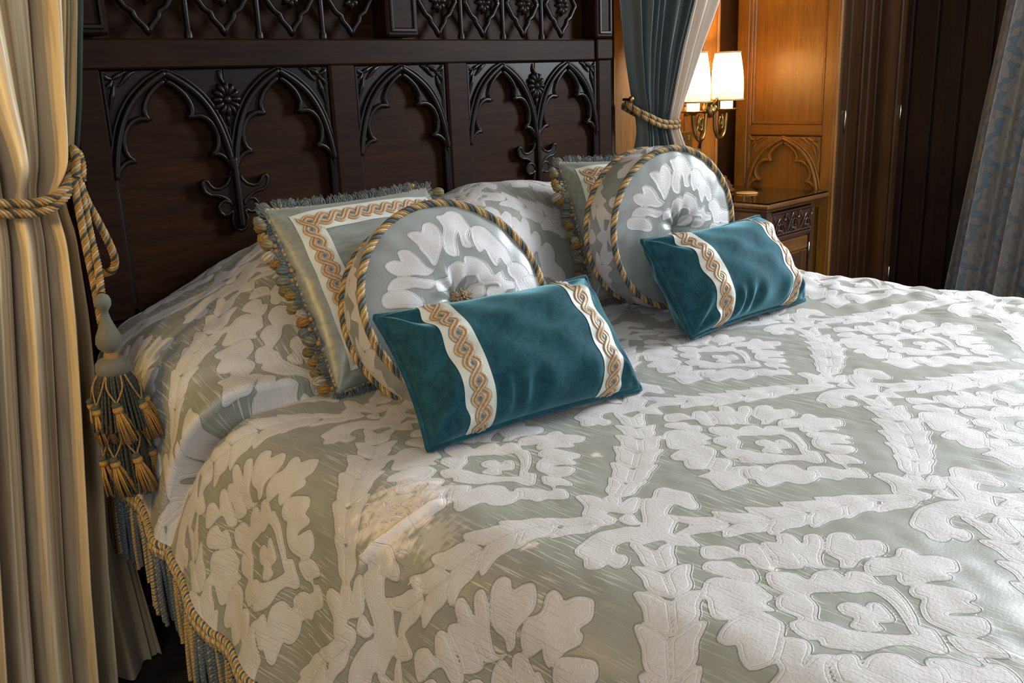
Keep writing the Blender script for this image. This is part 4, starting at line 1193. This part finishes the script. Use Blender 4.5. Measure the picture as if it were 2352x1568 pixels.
# ------------------------------------------------------------------ bed curtains
def drape(keys, nf, mir=1, nu=420, zs=None, seed=1, sharp=.35, y_of=None, u0=0.0, u1=1.0, xpow=1.0):
    """keys: rows (z, x inner, x outer, y middle, fold depth) from the top down"""
    k = np.array(keys, float)[::-1]
    z = zs if zs is not None else np.concatenate([np.linspace(k[-1, 0], 1.22, 50), np.linspace(1.215, .9, 90), np.linspace(.895, k[0, 0], 70)])
    u = np.linspace(u0, u1, nu)
    def ip(c):
        # smooth interpolation between keys
        zz = np.linspace(k[0, 0], k[-1, 0], 400); v = np.interp(zz, k[:, 0], k[:, c]); ker = np.hanning(17); ker /= ker.sum()
        v = np.convolve(np.pad(v, 8, 'edge'), ker, 'valid'); return np.interp(z, zz, v)
    xi, xo, yc, am = ip(1), ip(2), ip(3), ip(4)
    U, Z = np.meshgrid(u, z)
    r = np.random.default_rng(seed)
    uw = U+.022*np.sin(2*PI*U*2.3+1.0+seed)+.012*np.sin(2*PI*U*5.1+Z*1.3)
    ph = 2*PI*nf*uw+.5*np.sin(Z*2.0+seed)
    f = np.sin(ph)+sharp*np.sin(2*ph+.6)+.28*np.sin(2*PI*nf*1.7*uw+1.9+Z*1.1)
    f2 = .14*np.sin(2*PI*nf*4.3*uw+Z*2.1)
    X = xi[:, None]+(xo-xi)[:, None]*(U+.030/nf*4*np.cos(ph)*(1 if nf < 9 else .6))
    Y = yc[:, None]+1.15*am[:, None]*(f+f2)-.35*am[:, None]
    return np.stack([X, Y, Z], -1), U, Z


TIE_R = [(2.19, .92, 1.74, -.06, .026), (1.75, .955, 1.61, -.06, .023), (1.53, .985, 1.515, -.06, .022), (1.35, 1.005, 1.41, -.06, .020), (1.2, 1.035, 1.335, -.06, .018), (1.12, 1.062, 1.290, -.06, .018),
         (1.075, 1.075, 1.290, -.055, .013), (1.03, 1.070, 1.300, -.06, .015), (.98, 1.05, 1.33, -.06, .018), (.7, 1.04, 1.38, -.06, .022), (-.14, 1.02, 1.46, -.06, .026)]
ct = thing('bed_curtain', 'dark teal bed curtain with a pale leading edge, tied back beside the wall lamp', 'curtain', group='bed curtains')
P, U, Z = drape(TIE_R, 9, seed=1, u1=.77)
st = np.stack([U*.9, Z, 0*U], -1).reshape(-1, 3)
MB().add(P, grid_quads(*P.shape[:2]), attrs={'st': st}).build('curtain_cloth', MT['teal_silk'], ct)
P, U, Z = drape(TIE_R, 9, seed=1, u0=.74, u1=1.0, nu=130)
P[..., 1] -= .012
MB().add(P, grid_quads(*P.shape[:2]), attrs={'st': np.stack([U*.9, Z, 0*U], -1).reshape(-1, 3)}).build('leading_edge', MT['cream_edge'], ct)

TIE_L = [(2.19, -.90, -1.75, -.19, .045), (1.75, -.925, -1.70, -.19, .045), (1.45, -.952, -1.62, -.20, .043), (1.25, -.995, -1.50, -.20, .044), (1.16, -1.022, -1.43, -.205, .050), (1.11, -1.040, -1.40, -.215, .050), (1.085, -1.050, -1.38, -.20, .038),
         (1.058, -1.055, -1.36, -.19, .026), (1.03, -1.055, -1.365, -.19, .028), (.97, -1.050, -1.38, -.195, .036), (.8, -1.060, -1.42, -.20, .042), (.6, -1.080, -1.45, -.20, .045), (.2, -1.125, -1.50, -.20, .048), (-.14, -1.15, -1.55, -.20, .05)]
cl = thing('bed_curtain', 'cream striped silk bed curtain gathered by a gold rope with a tassel', 'curtain', group='bed curtains')
P, U, Z = drape(TIE_L, 6, seed=4, nu=520, sharp=.42)
MB().add(P, grid_quads(*P.shape[:2]), attrs={'st': np.stack([U*1.0, Z, 0*U], -1).reshape(-1, 3)}).build('curtain_cloth', MT['cream_silk'], cl)
P2 = P[:70, :30].copy(); P2[..., 1] -= .004; P2[..., 0] += .010
MB().add(P2, grid_quads(*P2.shape[:2])).build('teal_lining', MT['lining'], cl)
# trailing back fold of the same curtain beside the bed frame
zz = np.linspace(.62, -.14, 60)
P, U, Z = drape([(.62, -1.03, -1.2, -.13, .014), (.35, -1.02, -1.22, -.13, .018), (-.14, -.97, -1.22, -.13, .024)], 2, nu=90, zs=zz, seed=6)
MB().add(P, grid_quads(*P.shape[:2]), attrs={'st': np.stack([U*.25, Z, 0*U], -1).reshape(-1, 3)}).build('trailing_fold', MT['cream_silk'], cl)

# tie-back ropes
RC_ = [GOLD*.9, PALE*.75, OCH, GOLD*.8, TEALY*.6]
tr = thing('tieback_rope', 'gold and grey twisted rope round the teal bed curtain, hooked to the bed post', 'tieback', group='curtain tiebacks')
b = MB()
for dz, dy in ((0, 0), (.017, -.003)):
    pts = [(1.028, -.035, 1.158+dz*.3), (1.045, -.075, 1.125+dz*.5), (1.085, -.105, 1.092+dz), (1.15, -.112, 1.068+dz), (1.22, -.112, 1.060+dz), (1.275, -.100, 1.060+dz), (1.302, -.06, 1.068+dz), (1.28, -.012, 1.08+dz), (1.18, .012, 1.10+dz), (1.06, .0, 1.14+dz*.5)]
    V, F, Cc = rope(spline(pts, 10), .0092, .036, RC_, 4, step=.003); b.add(V, F, Cc)
b.build('rope', MT['yarn'], tr)
V, F = lathe([(.0001, -.03), (.005, -.03), (.005, .0), (.011, .004), (.013, .012), (.009, .018), (.0001, .020)], 14)
MB().add(V, F, mat=Matrix.Translation((1.030, -.055, 1.170)) @ Matrix.Rotation(PI/2, 4, 'X')).build('hook', MT['brass'], tr)

tl = thing('tieback_rope', 'gold and grey twisted rope round the cream bed curtain, with hanging loop and big tassel', 'tieback', group='curtain tiebacks')
b = MB()
for dz, dy in ((0, 0), (.021, .006)):
    pts = [(-1.40, -.16, 1.10+dz), (-1.36, -.245, 1.075+dz), (-1.28, -.285, 1.052+dz), (-1.20, -.298, 1.038+dz), (-1.135, -.300, 1.036+dz*.9), (-1.09, -.295, 1.058+dz*.7), (-1.062, -.272, 1.090+dz*.5), (-1.045, -.235, 1.122+dz*.2), (-1.028, -.19, 1.142)]
    V, F, Cc = rope(spline(pts, 10), .0098, .040, RC_, 4, step=.003); b.add(V, F, Cc)
b.build('rope', MT['yarn'], tl)
b = MB()
for pts in ([(-1.040, -.21, 1.135), (-1.040, -.245, 1.15), (-1.048, -.275, 1.128), (-1.058, -.285, 1.095)], [(-1.030, -.20, 1.13), (-1.030, -.235, 1.142), (-1.034, -.262, 1.12), (-1.042, -.27, 1.085)]):
    V, F, Cc = rope(spline(pts, 12), .0095, .038, RC_, 4, step=.003); b.add(V, F, Cc)
b.build('knot', MT['yarn'], tl)
b = MB()
for pts in ([(-1.048, -.27, 1.10), (-1.050, -.285, 1.04), (-1.052, -.30, .97), (-1.060, -.335, .915), (-1.077, -.378, .866)],
            [(-1.062, -.285, 1.09), (-1.066, -.298, 1.02), (-1.068, -.31, .95), (-1.070, -.325, .88), (-1.072, -.335, .80), (-1.070, -.33, .74)]):
    V, F, Cc = rope(spline(pts, 12), .0085, .036, RC_, 4, step=.003); b.add(V, F, Cc)
b.build('hanging_rope', MT['yarn'], tl)
pts = [(-1.045, -.262, 1.10), (-1.040, -.27, 1.05), (-1.026, -.28, 1.0), (-1.010, -.28, .95), (-1.002, -.275, .915), (-1.006, -.262, .89), (-1.022, -.24, .885), (-1.036, -.22, .91)]
V, F, Cc = rope(spline(pts, 12), .0090, .036, RC_, 4, step=.003); MB().add(V, F, Cc).build('rope_loop', MT['yarn'], tl)
TX, TY, TZ = -1.078, -.380, .868
V, F = lathe([(.0001, 0), (.006, -.001), (.013, -.006), (.0165, -.016), (.0155, -.026), (.010, -.034), (.0075, -.038), (.0085, -.045), (.011, -.056), (.017, -.072), (.0245, -.090), (.0265, -.103), (.023, -.114), (.015, -.121), (.0125, -.124)], 28)
MB().add(V+np.array([TX, TY, TZ]), F).build('tassel_head', MT['finial'], tl)
V, F = lathe([(.0125, -.124), (.0150, -.128), (.0150, -.133), (.016, -.137)], 24)
MB().add(V+np.array([TX, TY, TZ]), F, (.30, .16, .06)).build('tassel_collar', MT['yarn'], tl)
V, F = lathe([(.016, -.136), (.026, -.139), (.034, -.147), (.0355, -.158), (.0345, -.167), (.031, -.170), (.0001, -.172)], 30)
MB().add(V+np.array([TX, TY, TZ]), F).build('tassel_ring', MT['finial'], tl)


def skirt(z0, z1, r0, r1, n, seed):
    b = MB(); rg = np.random.default_rng(seed)
    for lay, rr in ((0, 1.0), (1, .8)):
        for i in range(n):
            a = 2*PI*(i+.5*lay)/n+rg.normal(0, .02)
            ra, rb = r0*rr, r1*rr*rg.uniform(.95, 1.05)
            z = np.linspace(z0, z1+rg.uniform(-.004, .004), 9); k = np.linspace(0, 1, 9)
            rad = ra+(rb-ra)*k**.8
            P = np.c_[TX+rad*math.cos(a), TY+rad*math.sin(a), z]
            V, F, Cc = rope(P, .0034, .010, [np.array((.050, .045, .026)), np.array((.078, .072, .044))], 3, step=.003); b.add(V, F, Cc)
    return b


skirt(TZ-.168, TZ-.285, .031, .058, 38, 1).build('tassel_skirt', MT['yarn'], tl)
skirt(TZ-.285, TZ-.432, .034, .046, 32, 2).build('tassel_skirt', MT['yarn'], tl)


def drop_mesh():
    b = MB(); rg = np.random.default_rng(9)
    V, F = lathe([(.0001, .012), (.0055, .011), (.007, .008), (.0062, .0045), (.0062, .004), (.0078, 0), (.0078, -.004), (.006, -.007), (.0001, -.0075)], 12)
    b.add(V, F, np.where((V[:, 2:3] > .004), np.array((.07, .075, .05))[None, :], (GOLD*.9)[None, :]))
    for i in range(46):
        a = rg.uniform(0, 2*PI); r = math.sqrt(rg.uniform(.1, 1)); x, y = r*math.cos(a), r*math.sin(a)
        P = np.array([(x*.005, y*.005, -.006), (x*.011, y*.011, -.028), (x*.0155+rg.normal(0, .0008), y*.0155+rg.normal(0, .0008), -.064+rg.uniform(-.004, .003))])
        Vt, Ft = tube(P, .0012, 4); b.add(Vt, Ft, np.array((.48, .24, .045))*rg.uniform(.65, 1.15))
    return b


d0 = drop_mesh().build('small_tassel', MT['yarn'], tl); first = True
cordb = MB()
for zt, rad, n, a0, drop in ((TZ-.168, .052, 7, -1.9, .068), (TZ-.290, .050, 7, -1.45, .062)):
    for i in range(n):
        a = a0+2*PI*i/n+(.10 if i % 2 else -.10)
        zz = zt-drop+random.uniform(-.004, .004)
        x, y = TX+rad*math.cos(a), TY+rad*math.sin(a)
        if first: o = d0; first = False
        else: o = d0.copy(); COL.objects.link(o); o.parent = tl
        o.location = (x, y, zz); o.rotation_euler = (.22*math.sin(a)*-1, .22*math.cos(a)*-1, a); o.scale = (1.35, 1.35, 1.15)
        for da in (-.42, .42):
            q = [(TX+.034*math.cos(a+da), TY+.034*math.sin(a+da), zt), (TX+(rad-.005)*math.cos(a+da*.75), TY+(rad-.005)*math.sin(a+da*.75), (zt+zz)/2+.008), (x, y, zz+.010)]
            Vt, Ft = tube(spline(q, 5), .0020, 5); cordb.add(Vt, Ft, (.36, .20, .06))
cb_ = cordb.build('tassel_braid', MT['yarn'], tl); cb_['kind'] = 'stuff'

# ------------------------------------------------------------------ wardrobe in the corner
XW, YW = 2.069, -.336
wd = thing('wardrobe', 'tall oak wardrobe with carved side panel and narrow doors, in the corner by the lamp', 'wardrobe', (XW, YW, 0))
inv = Matrix.Translation((-XW, -YW, 0))


def wpart(name, mat, *a, b=.004, parent=None, smooth=False):
    V, F = box(*a, b=b); V = np.array(V)-np.array([XW, YW, 0])
    return MB().add(V, F).build(name, mat, parent or wd, smooth)


wpart('carcass', MT['brown_wood'], XW+.035, 2.70, YW+.03, .13, .05, 2.5, b=0)
wpart('side_stile', MT['amber_wood'], XW-.004, XW+.03, .090, .152, .03, 2.5)
wpart('side_stile', MT['amber_wood'], XW-.001, XW+.03, .072, .0905, .03, 2.5)
wpart('side_stile', MT['amber_wood'], XW-.004, XW+.03, YW-.001, -.283, .03, 2.5)
wpart('side_rail', MT['amber_flat'], XW-.002, XW+.03, -.283, .078, .973, 1.018)
wpart('side_rail', MT['amber_flat'], XW-.002, XW+.03, -.283, .078, .66, .72)
wpart('side_panel', MT['amber_wood'], XW+.010, XW+.03, -.285, .08, 1.0, 2.5, b=.001)
wpart('side_panel', MT['amber_wood'], XW+.028, XW+.04, -.285, .08, .70, .985, b=.001)
wpart('side_panel', MT['amber_wood'], XW+.010, XW+.03, -.285, .08, .10, .68, b=.001)
mb = MB()
for a in [(.058, .073, 1.018, 2.5), (-.284, -.270, 1.018, 2.5)]:
    V, F = box(XW+.001, XW+.012, a[0], a[1], a[2], a[3], b=.005); mb.add(np.array(V)-np.array([XW, YW, 0]), F)
V, F = box(XW-.001, XW+.014, -.283, .073, 1.018, 1.034, b=.006); mb.add(np.array(V)-np.array([XW, YW, 0]), F)
mb.build('panel_moulding', MT['amber_flat'], wd, False)
WCY, WHW, WZ0, WZ1 = -.0995, .1790, .745, .973


def toWard(x, z, o):
    # arch drawn in headboard measures, laid on the wardrobe's side face
    return np.stack([-np.asarray(o)*1.45+.028+0*np.asarray(z), -(np.broadcast_to(x, np.shape(z)))*(WHW/.169)+WCY-YW, .968+(np.asarray(z)-1.311)*.93], -1)


tracery(None, toWard, None, [(0, .169)], None, wd, mat=MT['amber_wood'], jamb_to=1.06)
for x0, x1 in ((XW+.012, 2.335), (2.345, 2.695)):
    d = wpart('door', MT['door_wood'], x0, x1, YW-.004, YW+.02, .12, 2.42, b=.005)
    ww = x1-x0
    for nm, a in (('door_stile', (x0, x0+.062)), ('door_stile', (x1-.062, x1))):
        wpart(nm, MT['door_wood'], a[0]+.001, a[1]-.001, YW-.016, YW, .13, 2.41, b=.005, parent=d)
    wpart('door_panel', MT['door_wood'], x0+.080, x1-.080, YW-.010, YW, .2, 2.3, b=.008, parent=d)
    hx = x0+.045 if x0 < 2.2 else x1-.022
    for hz in (1.03, .26, 1.95):
        V, F = lathe([(.0001, -.046), (.0045, -.046), (.0045, .046), (.0001, .046)], 10)
        MB().add(V+np.array([hx-XW, -.020, hz]), F).build('hinge', MT['iron'], d)
wpart('meeting_strip', MT['door_wood'], 2.322, 2.352, YW-.024, YW, .12, 2.42, b=.006)
wpart('corner_post', MT['amber_wood'], XW-.002, XW+.014, YW-.012, YW+.006, .03, 2.5, b=.004)
wpart('cornice', MT['brown_wood'], XW-.03, 2.698, YW-.04, .13, 2.5, 2.58, b=.01)
wpart('plinth', MT['brown_wood'], XW-.01, 2.698, YW-.015, .13, FZ, .12, b=.006)

# ------------------------------------------------------------------ nightstand
NX0, NX1, NY0, NY1, NZ = 1.537, 2.040, -.352, .138, .737
ns = thing('nightstand', 'oak nightstand with carved drawer and glass covered top between bed and wardrobe', 'nightstand', (NX0, NY0, 0))


def npart(name, mat, *a, b=.004, parent=None):
    V, F = box(*a, b=b); V = np.array(V)-np.array([NX0, NY0, 0])
    return MB().add(V, F).build(name, mat, parent or ns, False)


npart('top', MT['brown_flat'], NX0, NX1, NY0, NY1, NZ-.022, NZ, b=.007)
npart('top_moulding', MT['brown_flat'], NX0+.016, NX1-.016, NY0+.014, NY1-.01, NZ-.034, NZ-.020, b=.005)
npart('glass_top', MT['glass'], NX0+.008, NX1-.008, NY0+.008, NY1-.006, NZ+.0005, NZ+.0060, b=.001)
for x0, x1, y0, y1 in ((1.566, 1.600, -.330, -.296), (1.925, 1.955, -.330, -.296), (1.566, 1.600, .09, .12), (1.925, 1.955, .09, .12)):
    npart('corner_post', MT['brown_wood'], x0, x1, y0, y1, FZ, NZ-.032, b=.004)
npart('back_panel', MT['brown_wood'], 1.6, 1.93, .10, .115, .06, .70, b=0)
npart('inner_box', MT['door_wood'], 1.59, 1.935, -.300, .10, .05, .70, b=0)
for a in ((.62, .70), (.10, .16)):
    npart('side_rail', MT['brown_flat'], 1.570, 1.592, -.297, .092, a[0], a[1])
npart('side_panel', MT['brown_wood'], 1.581, 1.592, -.297, .092, .15, .63, b=.001)
mb = MB()
for a in ((-.297, -.283, .16, .62), (.078, .092, .16, .62)):
    V, F = box(1.574, 1.584, a[0], a[1], a[2], a[3], b=.004); mb.add(np.array(V)-np.array([NX0, NY0, 0]), F)
V, F = box(1.574, 1.584, -.297, .092, .606, .62, b=.004); mb.add(np.array(V)-np.array([NX0, NY0, 0]), F)
mb.build('side_moulding', MT['brown_wood'], ns, False)
dr = npart('drawer', MT['drawer_wood'], 1.602, 1.923, -.328, -.290, .592, .694, b=.004)
cv = MB()
DX, DZ0, DZ1 = 1.7625, .596, .690


def dcarve(pts, r, o=.006):
    q = np.array([(DX+x, -.330-oo, .596+z) for x, z, oo in [(p[0], p[1], p[2] if len(p) > 2 else o) for p in pts]])
    W3 = spline(q, 6); Vt, Ft = tube(W3, np.interp(np.linspace(0, 1, len(W3)), [0, .5, 1], [r*.6, r, r*.5]), 6)
    cv.add(Vt-np.array([NX0, NY0, 0]), Ft)


for k in (-1, 0, 1):
    c = k*.108
    hgt = .088 if k == 0 else .072
    for s_ in (-1, 1):
        dcarve([(c, hgt), (c+s_*.014, hgt*.82), (c+s_*.030, hgt*.5), (c+s_*.042, .012)], .0042, .007)
        dcarve([(c, hgt*.72), (c+s_*.010, hgt*.55), (c+s_*.018, hgt*.3), (c+s_*.012, .014)], .0034, .009)
        dcarve([(c+s_*.052, .088), (c+s_*.046, .068), (c+s_*.036, .060), (c+s_*.034, .07)], .0036, .007)
        for j in range(4): dcarve([(c+s_*(.006+j*.003), .020+j*.012), (c+s_*(.016+j*.001), .024+j*.012)], .0040, .008)
    for j in range(3):
        V, F = lathe([(.0001, .006), (.004, .005), (.0062, .001), (.0062, -.002)], 10)
        cv.add(np.c_[V[:, 0]+DX+c+(j-1)*.014, -V[:, 2]-.334, V[:, 1]+.612+(.006 if j == 1 else 0)]-np.array([NX0, NY0, 0]), F)
for j in range(24):
    x = -.150+j*.013
    V, F = lathe([(.0001, .006), (.0045, .004), (.0055, 0)], 8)
    cv.add(np.c_[V[:, 0]+DX+x, -V[:, 2]*1.2-.329, V[:, 1]*.8+.601]-np.array([NX0, NY0, 0]), F)
cvo = cv.build('carving', MT['drawer_wood'], dr)
npart('drawer_rim', MT['drawer_wood'], 1.602, 1.923, -.334, -.325, .6865, .694, b=.002, parent=dr)
npart('front_rail', MT['drawer_wood'], 1.600, 1.926, -.334, -.296, .572, .592, b=.005)
nd = npart('door', MT['brown_flat'], 1.602, 1.905, -.322, -.300, .10, .570, b=.003)
npart('door_rail', MT['brown_flat'], 1.602, 1.905, -.329, -.318, .510, .568, b=.004, parent=nd)
npart('door_stile', MT['brown_wood'], 1.855, 1.905, -.329, -.318, .10, .508, b=.004, parent=nd)
npart('door_stile', MT['brown_wood'], 1.602, 1.650, -.329, -.318, .10, .508, b=.004, parent=nd)
pnl = npart('door_panel', MT['drawer_wood'], 1.655, 1.850, -.324, -.318, .12, .50, b=.002, parent=nd)
V, F = lathe([(.0001, -.035), (.004, -.035), (.004, .035), (.0001, .035)], 10)
MB().add(V+np.array([1.915-NX0, -.330-NY0, .50]), F).build('hinge', MT['iron'], nd)
# things on the nightstand
V, F = lathe([(.0001, .0), (.044, .0), (.0465, .0015), (.0465, .0035), (.044, .005), (.0001, .005)], 48)
co = MB().add(V, F).build('coaster', MT['coaster'], None, loc=(1.792, -.092, NZ+.0062)); tag(co, 'round pale wooden coaster on the glass top of the nightstand', 'coaster')
V, F = lathe([(.0001, 0), (.062, 0), (.066, .006), (.062, .013), (.052, .017), (.055, .023), (.052, .030), (.042, .035), (.044, .041), (.040, .048), (.030, .055), (.031, .061), (.026, .068), (.012, .074), (.0001, .076)], 40)
tp = MB().add(V, F).build('turned_pot', MT['brown_flat'], None, loc=(1.800, .050, NZ+.0062)); tag(tp, 'ringed turned wooden pot on the nightstand, half hidden by a round cushion', 'pot')

# ------------------------------------------------------------------ wall lamp
PLEAT = 44


def sconce(label, x0, y0, shaded=True):
    t = thing('wall_sconce', label, 'lamp', (x0, y0, 1.10), group='brass wall lamps with pleated shades')
    B = MT['brass']
    # back rod with ring and pierced hub
    b = MB(); Vt, Ft = tube([(-.004, .05, -.16), (-.004, .03, -.05), (-.004, .0, .0), (-.004, .0, .16)], .0072, 10); b.add(Vt, Ft)
    a = np.linspace(0, 2*PI, 28, endpoint=False); Vt, Ft = tube(np.c_[-.004+.012*np.cos(a), np.full(28, .0), .182+.024*np.sin(a)], .0035, 7, True); b.add(Vt, Ft)
    b.build('back_rod', B, t)
    V, F = lathe([(.0001, .10), (.02, .10), (.024, .11), (.03, .118), (.0001, .12)], 20)
    MB().add(np.c_[V[:, 0], V[:, 2]+.008, V[:, 1]], F).build('wall_plate', B, t)
    hub = MB()
    V, F = lathe([(.0001, -.03), (.010, -.026), (.021, -.012), (.025, .0), (.021, .012), (.010, .02), (.008, .03), (.013, .036), (.008, .044), (.0001, .046)], 22); hub.add(V+np.array([0, .0, -.002]), F)
    for s_ in (-1, 1):
        V, F = lathe([(.0001, -.02), (.012, -.018), (.018, -.004), (.015, .012), (.009, .02), (.012, .03), (.006, .036), (.0001, .037)], 18); hub.add(V+np.array([s_*.034, .004, .008]), F)
        for j in range(5):
            q = [(s_*.012, -.006, .02), (s_*(.018+.004*j), -.012, .035+.004*j), (s_*(.028+.004*j), -.008, .028-.008*j)]
            Vt, Ft = tube(spline(q, 4), .004, 6); hub.add(Vt, Ft)
    hub.build('hub', B, t)
    for s_ in (-1, 1):
        ax = s_*.124
        am = MB()
        q = [(s_*.030, 0, .0), (s_*.034, 0, -.045), (s_*.040, 0, -.085), (s_*.060, -.002, -.114), (s_*.082, -.002, -.117), (s_*.104, -.002, -.098), (s_*.117, 0, -.06), (ax, 0, -.02), (ax, 0, -.004)]
        W3 = spline(q, 8); Vt, Ft = tube(W3, np.interp(np.linspace(0, 1, len(W3)), [0, .45, 1], [.0065, .0095, .0085]), 10); am.add(Vt, Ft)
        k = np.linspace(0, 1, 46); an = .6-k*4.6*PI/2*1.35; rr = .026*(1-k*.82)+.002
        W3 = np.c_[s_*(.075+rr*np.cos(an+.6)*.72), np.full(46, -.004), -.050+rr*np.sin(an+.6)*1.35]
        q = np.vstack([[(s_*.110, -.002, -.083), (s_*.100, -.004, -.078)], W3])
        Vt, Ft = tube(q, np.interp(np.linspace(0, 1, len(q)), [0, .15, 1], [.003, .0058, .0042]), 8); am.add(Vt, Ft)
        V, F = lathe([(.0001, .003), (.0052, .0), (.0001, -.003)], 10); am.add(V+np.array([s_*.075, -.006, -.052]), F)
        am.build('arm', B, t)
        V, F = lathe([(.0001, -.016), (.012, -.014), (.022, -.006), (.046, -.003), (.054, .002), (.053, .004), (.046, .001), (.022, 0), (.0001, .001)], 30)
        MB().add(V+np.array([ax, 0, .0]), F).build('drip_pan', B, t)
        V, F = lathe([(.0001, .0), (.0265, .0), (.0265, .075), (.0001, .075)], 24)
        MB().add(V+np.array([ax, 0, .002]), F).build('candle_tube', MT['candle'], t)
        V, F = lathe([(.0001, .076), (.010, .078), (.018, .10), (.02, .118), (.014, .135), (.0001, .15)], 16)
        MB().add(V+np.array([ax, 0, .002]), F).build('bulb', MT['bulb'], t)
        # pleated shade, open above and below
        if shaded: shade(t, ax)
        l = bpy.data.lights.new('lamp_bulb', 'POINT'); l.energy = LAMP; l.color = LCOL; l.shadow_soft_size = .03
        lo = bpy.data.objects.new('lamp_bulb', l); COL.objects.link(lo); lo.location = (ax, 0, .175); lo.parent = t
    return t


def shade(t, ax):
    if True:
        n = PLEAT*6; th = np.arange(n)*2*PI/n; zz = np.linspace(.040, .236, 12); kz = (zz-.04)/.196
        r = .0685-.0165*kz**1.5+.004*np.sin(PI*kz)
        pl = 1+.022*np.abs(np.sin(th*PLEAT/2))
        V = np.stack([r[:, None]*pl*np.cos(th), r[:, None]*pl*np.sin(th), np.broadcast_to(zz[:, None], (12, n))], -1)
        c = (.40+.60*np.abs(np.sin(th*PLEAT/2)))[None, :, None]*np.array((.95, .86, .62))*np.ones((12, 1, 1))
        so = MB().add(V+np.array([ax, 0, 0]), grid_quads(12, n, False, True), c.reshape(-1, 3)).build('shade', MT['shade'], t)
        rm = MB()
        for zc, rc in ((.040, .0705), (.236, .0540)):
            a = np.linspace(0, 2*PI, 60, endpoint=False); Vt, Ft = tube(np.c_[ax+rc*np.cos(a), rc*np.sin(a), np.full(60, zc)], .0042, 6, True); rm.add(Vt, Ft, (.55, .42, .2))
        rm.build('shade_trim', MT['yarn'], so)


LAMP = 13.0; LCOL = (1, .60, .24)
sconce('brass twin candle wall lamp with lit pleated shades between teal curtain and wardrobe', 1.680, .030)
LAMP = 15.0; LCOL = (1, .68, .18)
struct(bxo('trim_1', MT['brown_wood'], None, -2.42, -2.28, -1.3, YB, FZ, 2.5, b=.01))
s_ = sconce('brass twin candle lamp with bare bulbs on the left wall post', -2.15, -.58, False)
s_.rotation_euler = (0, 0, PI/2)
# socket plate
sk = thing('wall_socket', 'brass plug socket plate low on the panelled wall under the lamp', 'socket', (1.665, YB-.012, .970))
bxo('plate', MT['socket'], sk, -.075, .045, -.008, .004, -.045, .042, b=.002)
bxo('switch', MT['socket'], sk, .012, .024, -.014, -.006, .002, .026, b=.002)
mb = MB()
for a in ((-.020, -.012, -.004, .014), (-.034, -.026, -.028, -.02), (-.008, .0, -.028, -.02)): mb.add(*box(a[0], a[1], -.0088, -.0079, a[2], a[3], b=0))
mb.build('pin_slots', MT['black'], sk, False)

# ------------------------------------------------------------------ window curtain at the right wall
wc = thing('window_curtain', 'blue-grey leaf damask window curtain hanging at the right wall past the bed', 'curtain')
zs = np.linspace(2.55, -.14, 150)
yi = np.interp(zs[::-1], [.02, .3, 1.06, 1.5, 2.55], [-.65, -.684, -.770, -.825, -.95])[::-1]
u = np.linspace(0, 1, 300); U, Z = np.meshgrid(u, zs)
W_ = .62+.06*(1.5-Z)
uw = U+.02*np.sin(U*9+1)
ph = 2*PI*5.2*uw+.3*np.sin(Z*1.5)
Y = yi[:, None]-W_*U+.012*np.cos(ph)
X = 2.50+.055*(np.sin(ph)+.4*np.sin(2*ph+.8)+.2*np.sin(2*PI*11*uw+Z))
s_ = U*1.15; t_ = Z
sd = sdf_at(s_*3.4+.1, t_*3.0+.3)/3.2; rim = sdf_at(s_*3.4+.1, t_*3.0+.3, RIMT)/3.2
MB().add(np.stack([X, Y, Z], -1), grid_quads(*X.shape), attrs={'sdf': sd.ravel(), 'rim': rim.ravel(), 'wear': np.zeros(X.size), 'st': np.stack([s_, t_, 0*s_], -1).reshape(-1, 3)}).build('curtain_cloth', MT['window_curtain'], wc)
Vt, Ft = tube([(2.52, -.75, 2.57), (2.52, -1.8, 2.57), (2.52, -3.1, 2.57)], .018, 12); MB().add(Vt, Ft).build('curtain_pole', MT['brass'], wc)
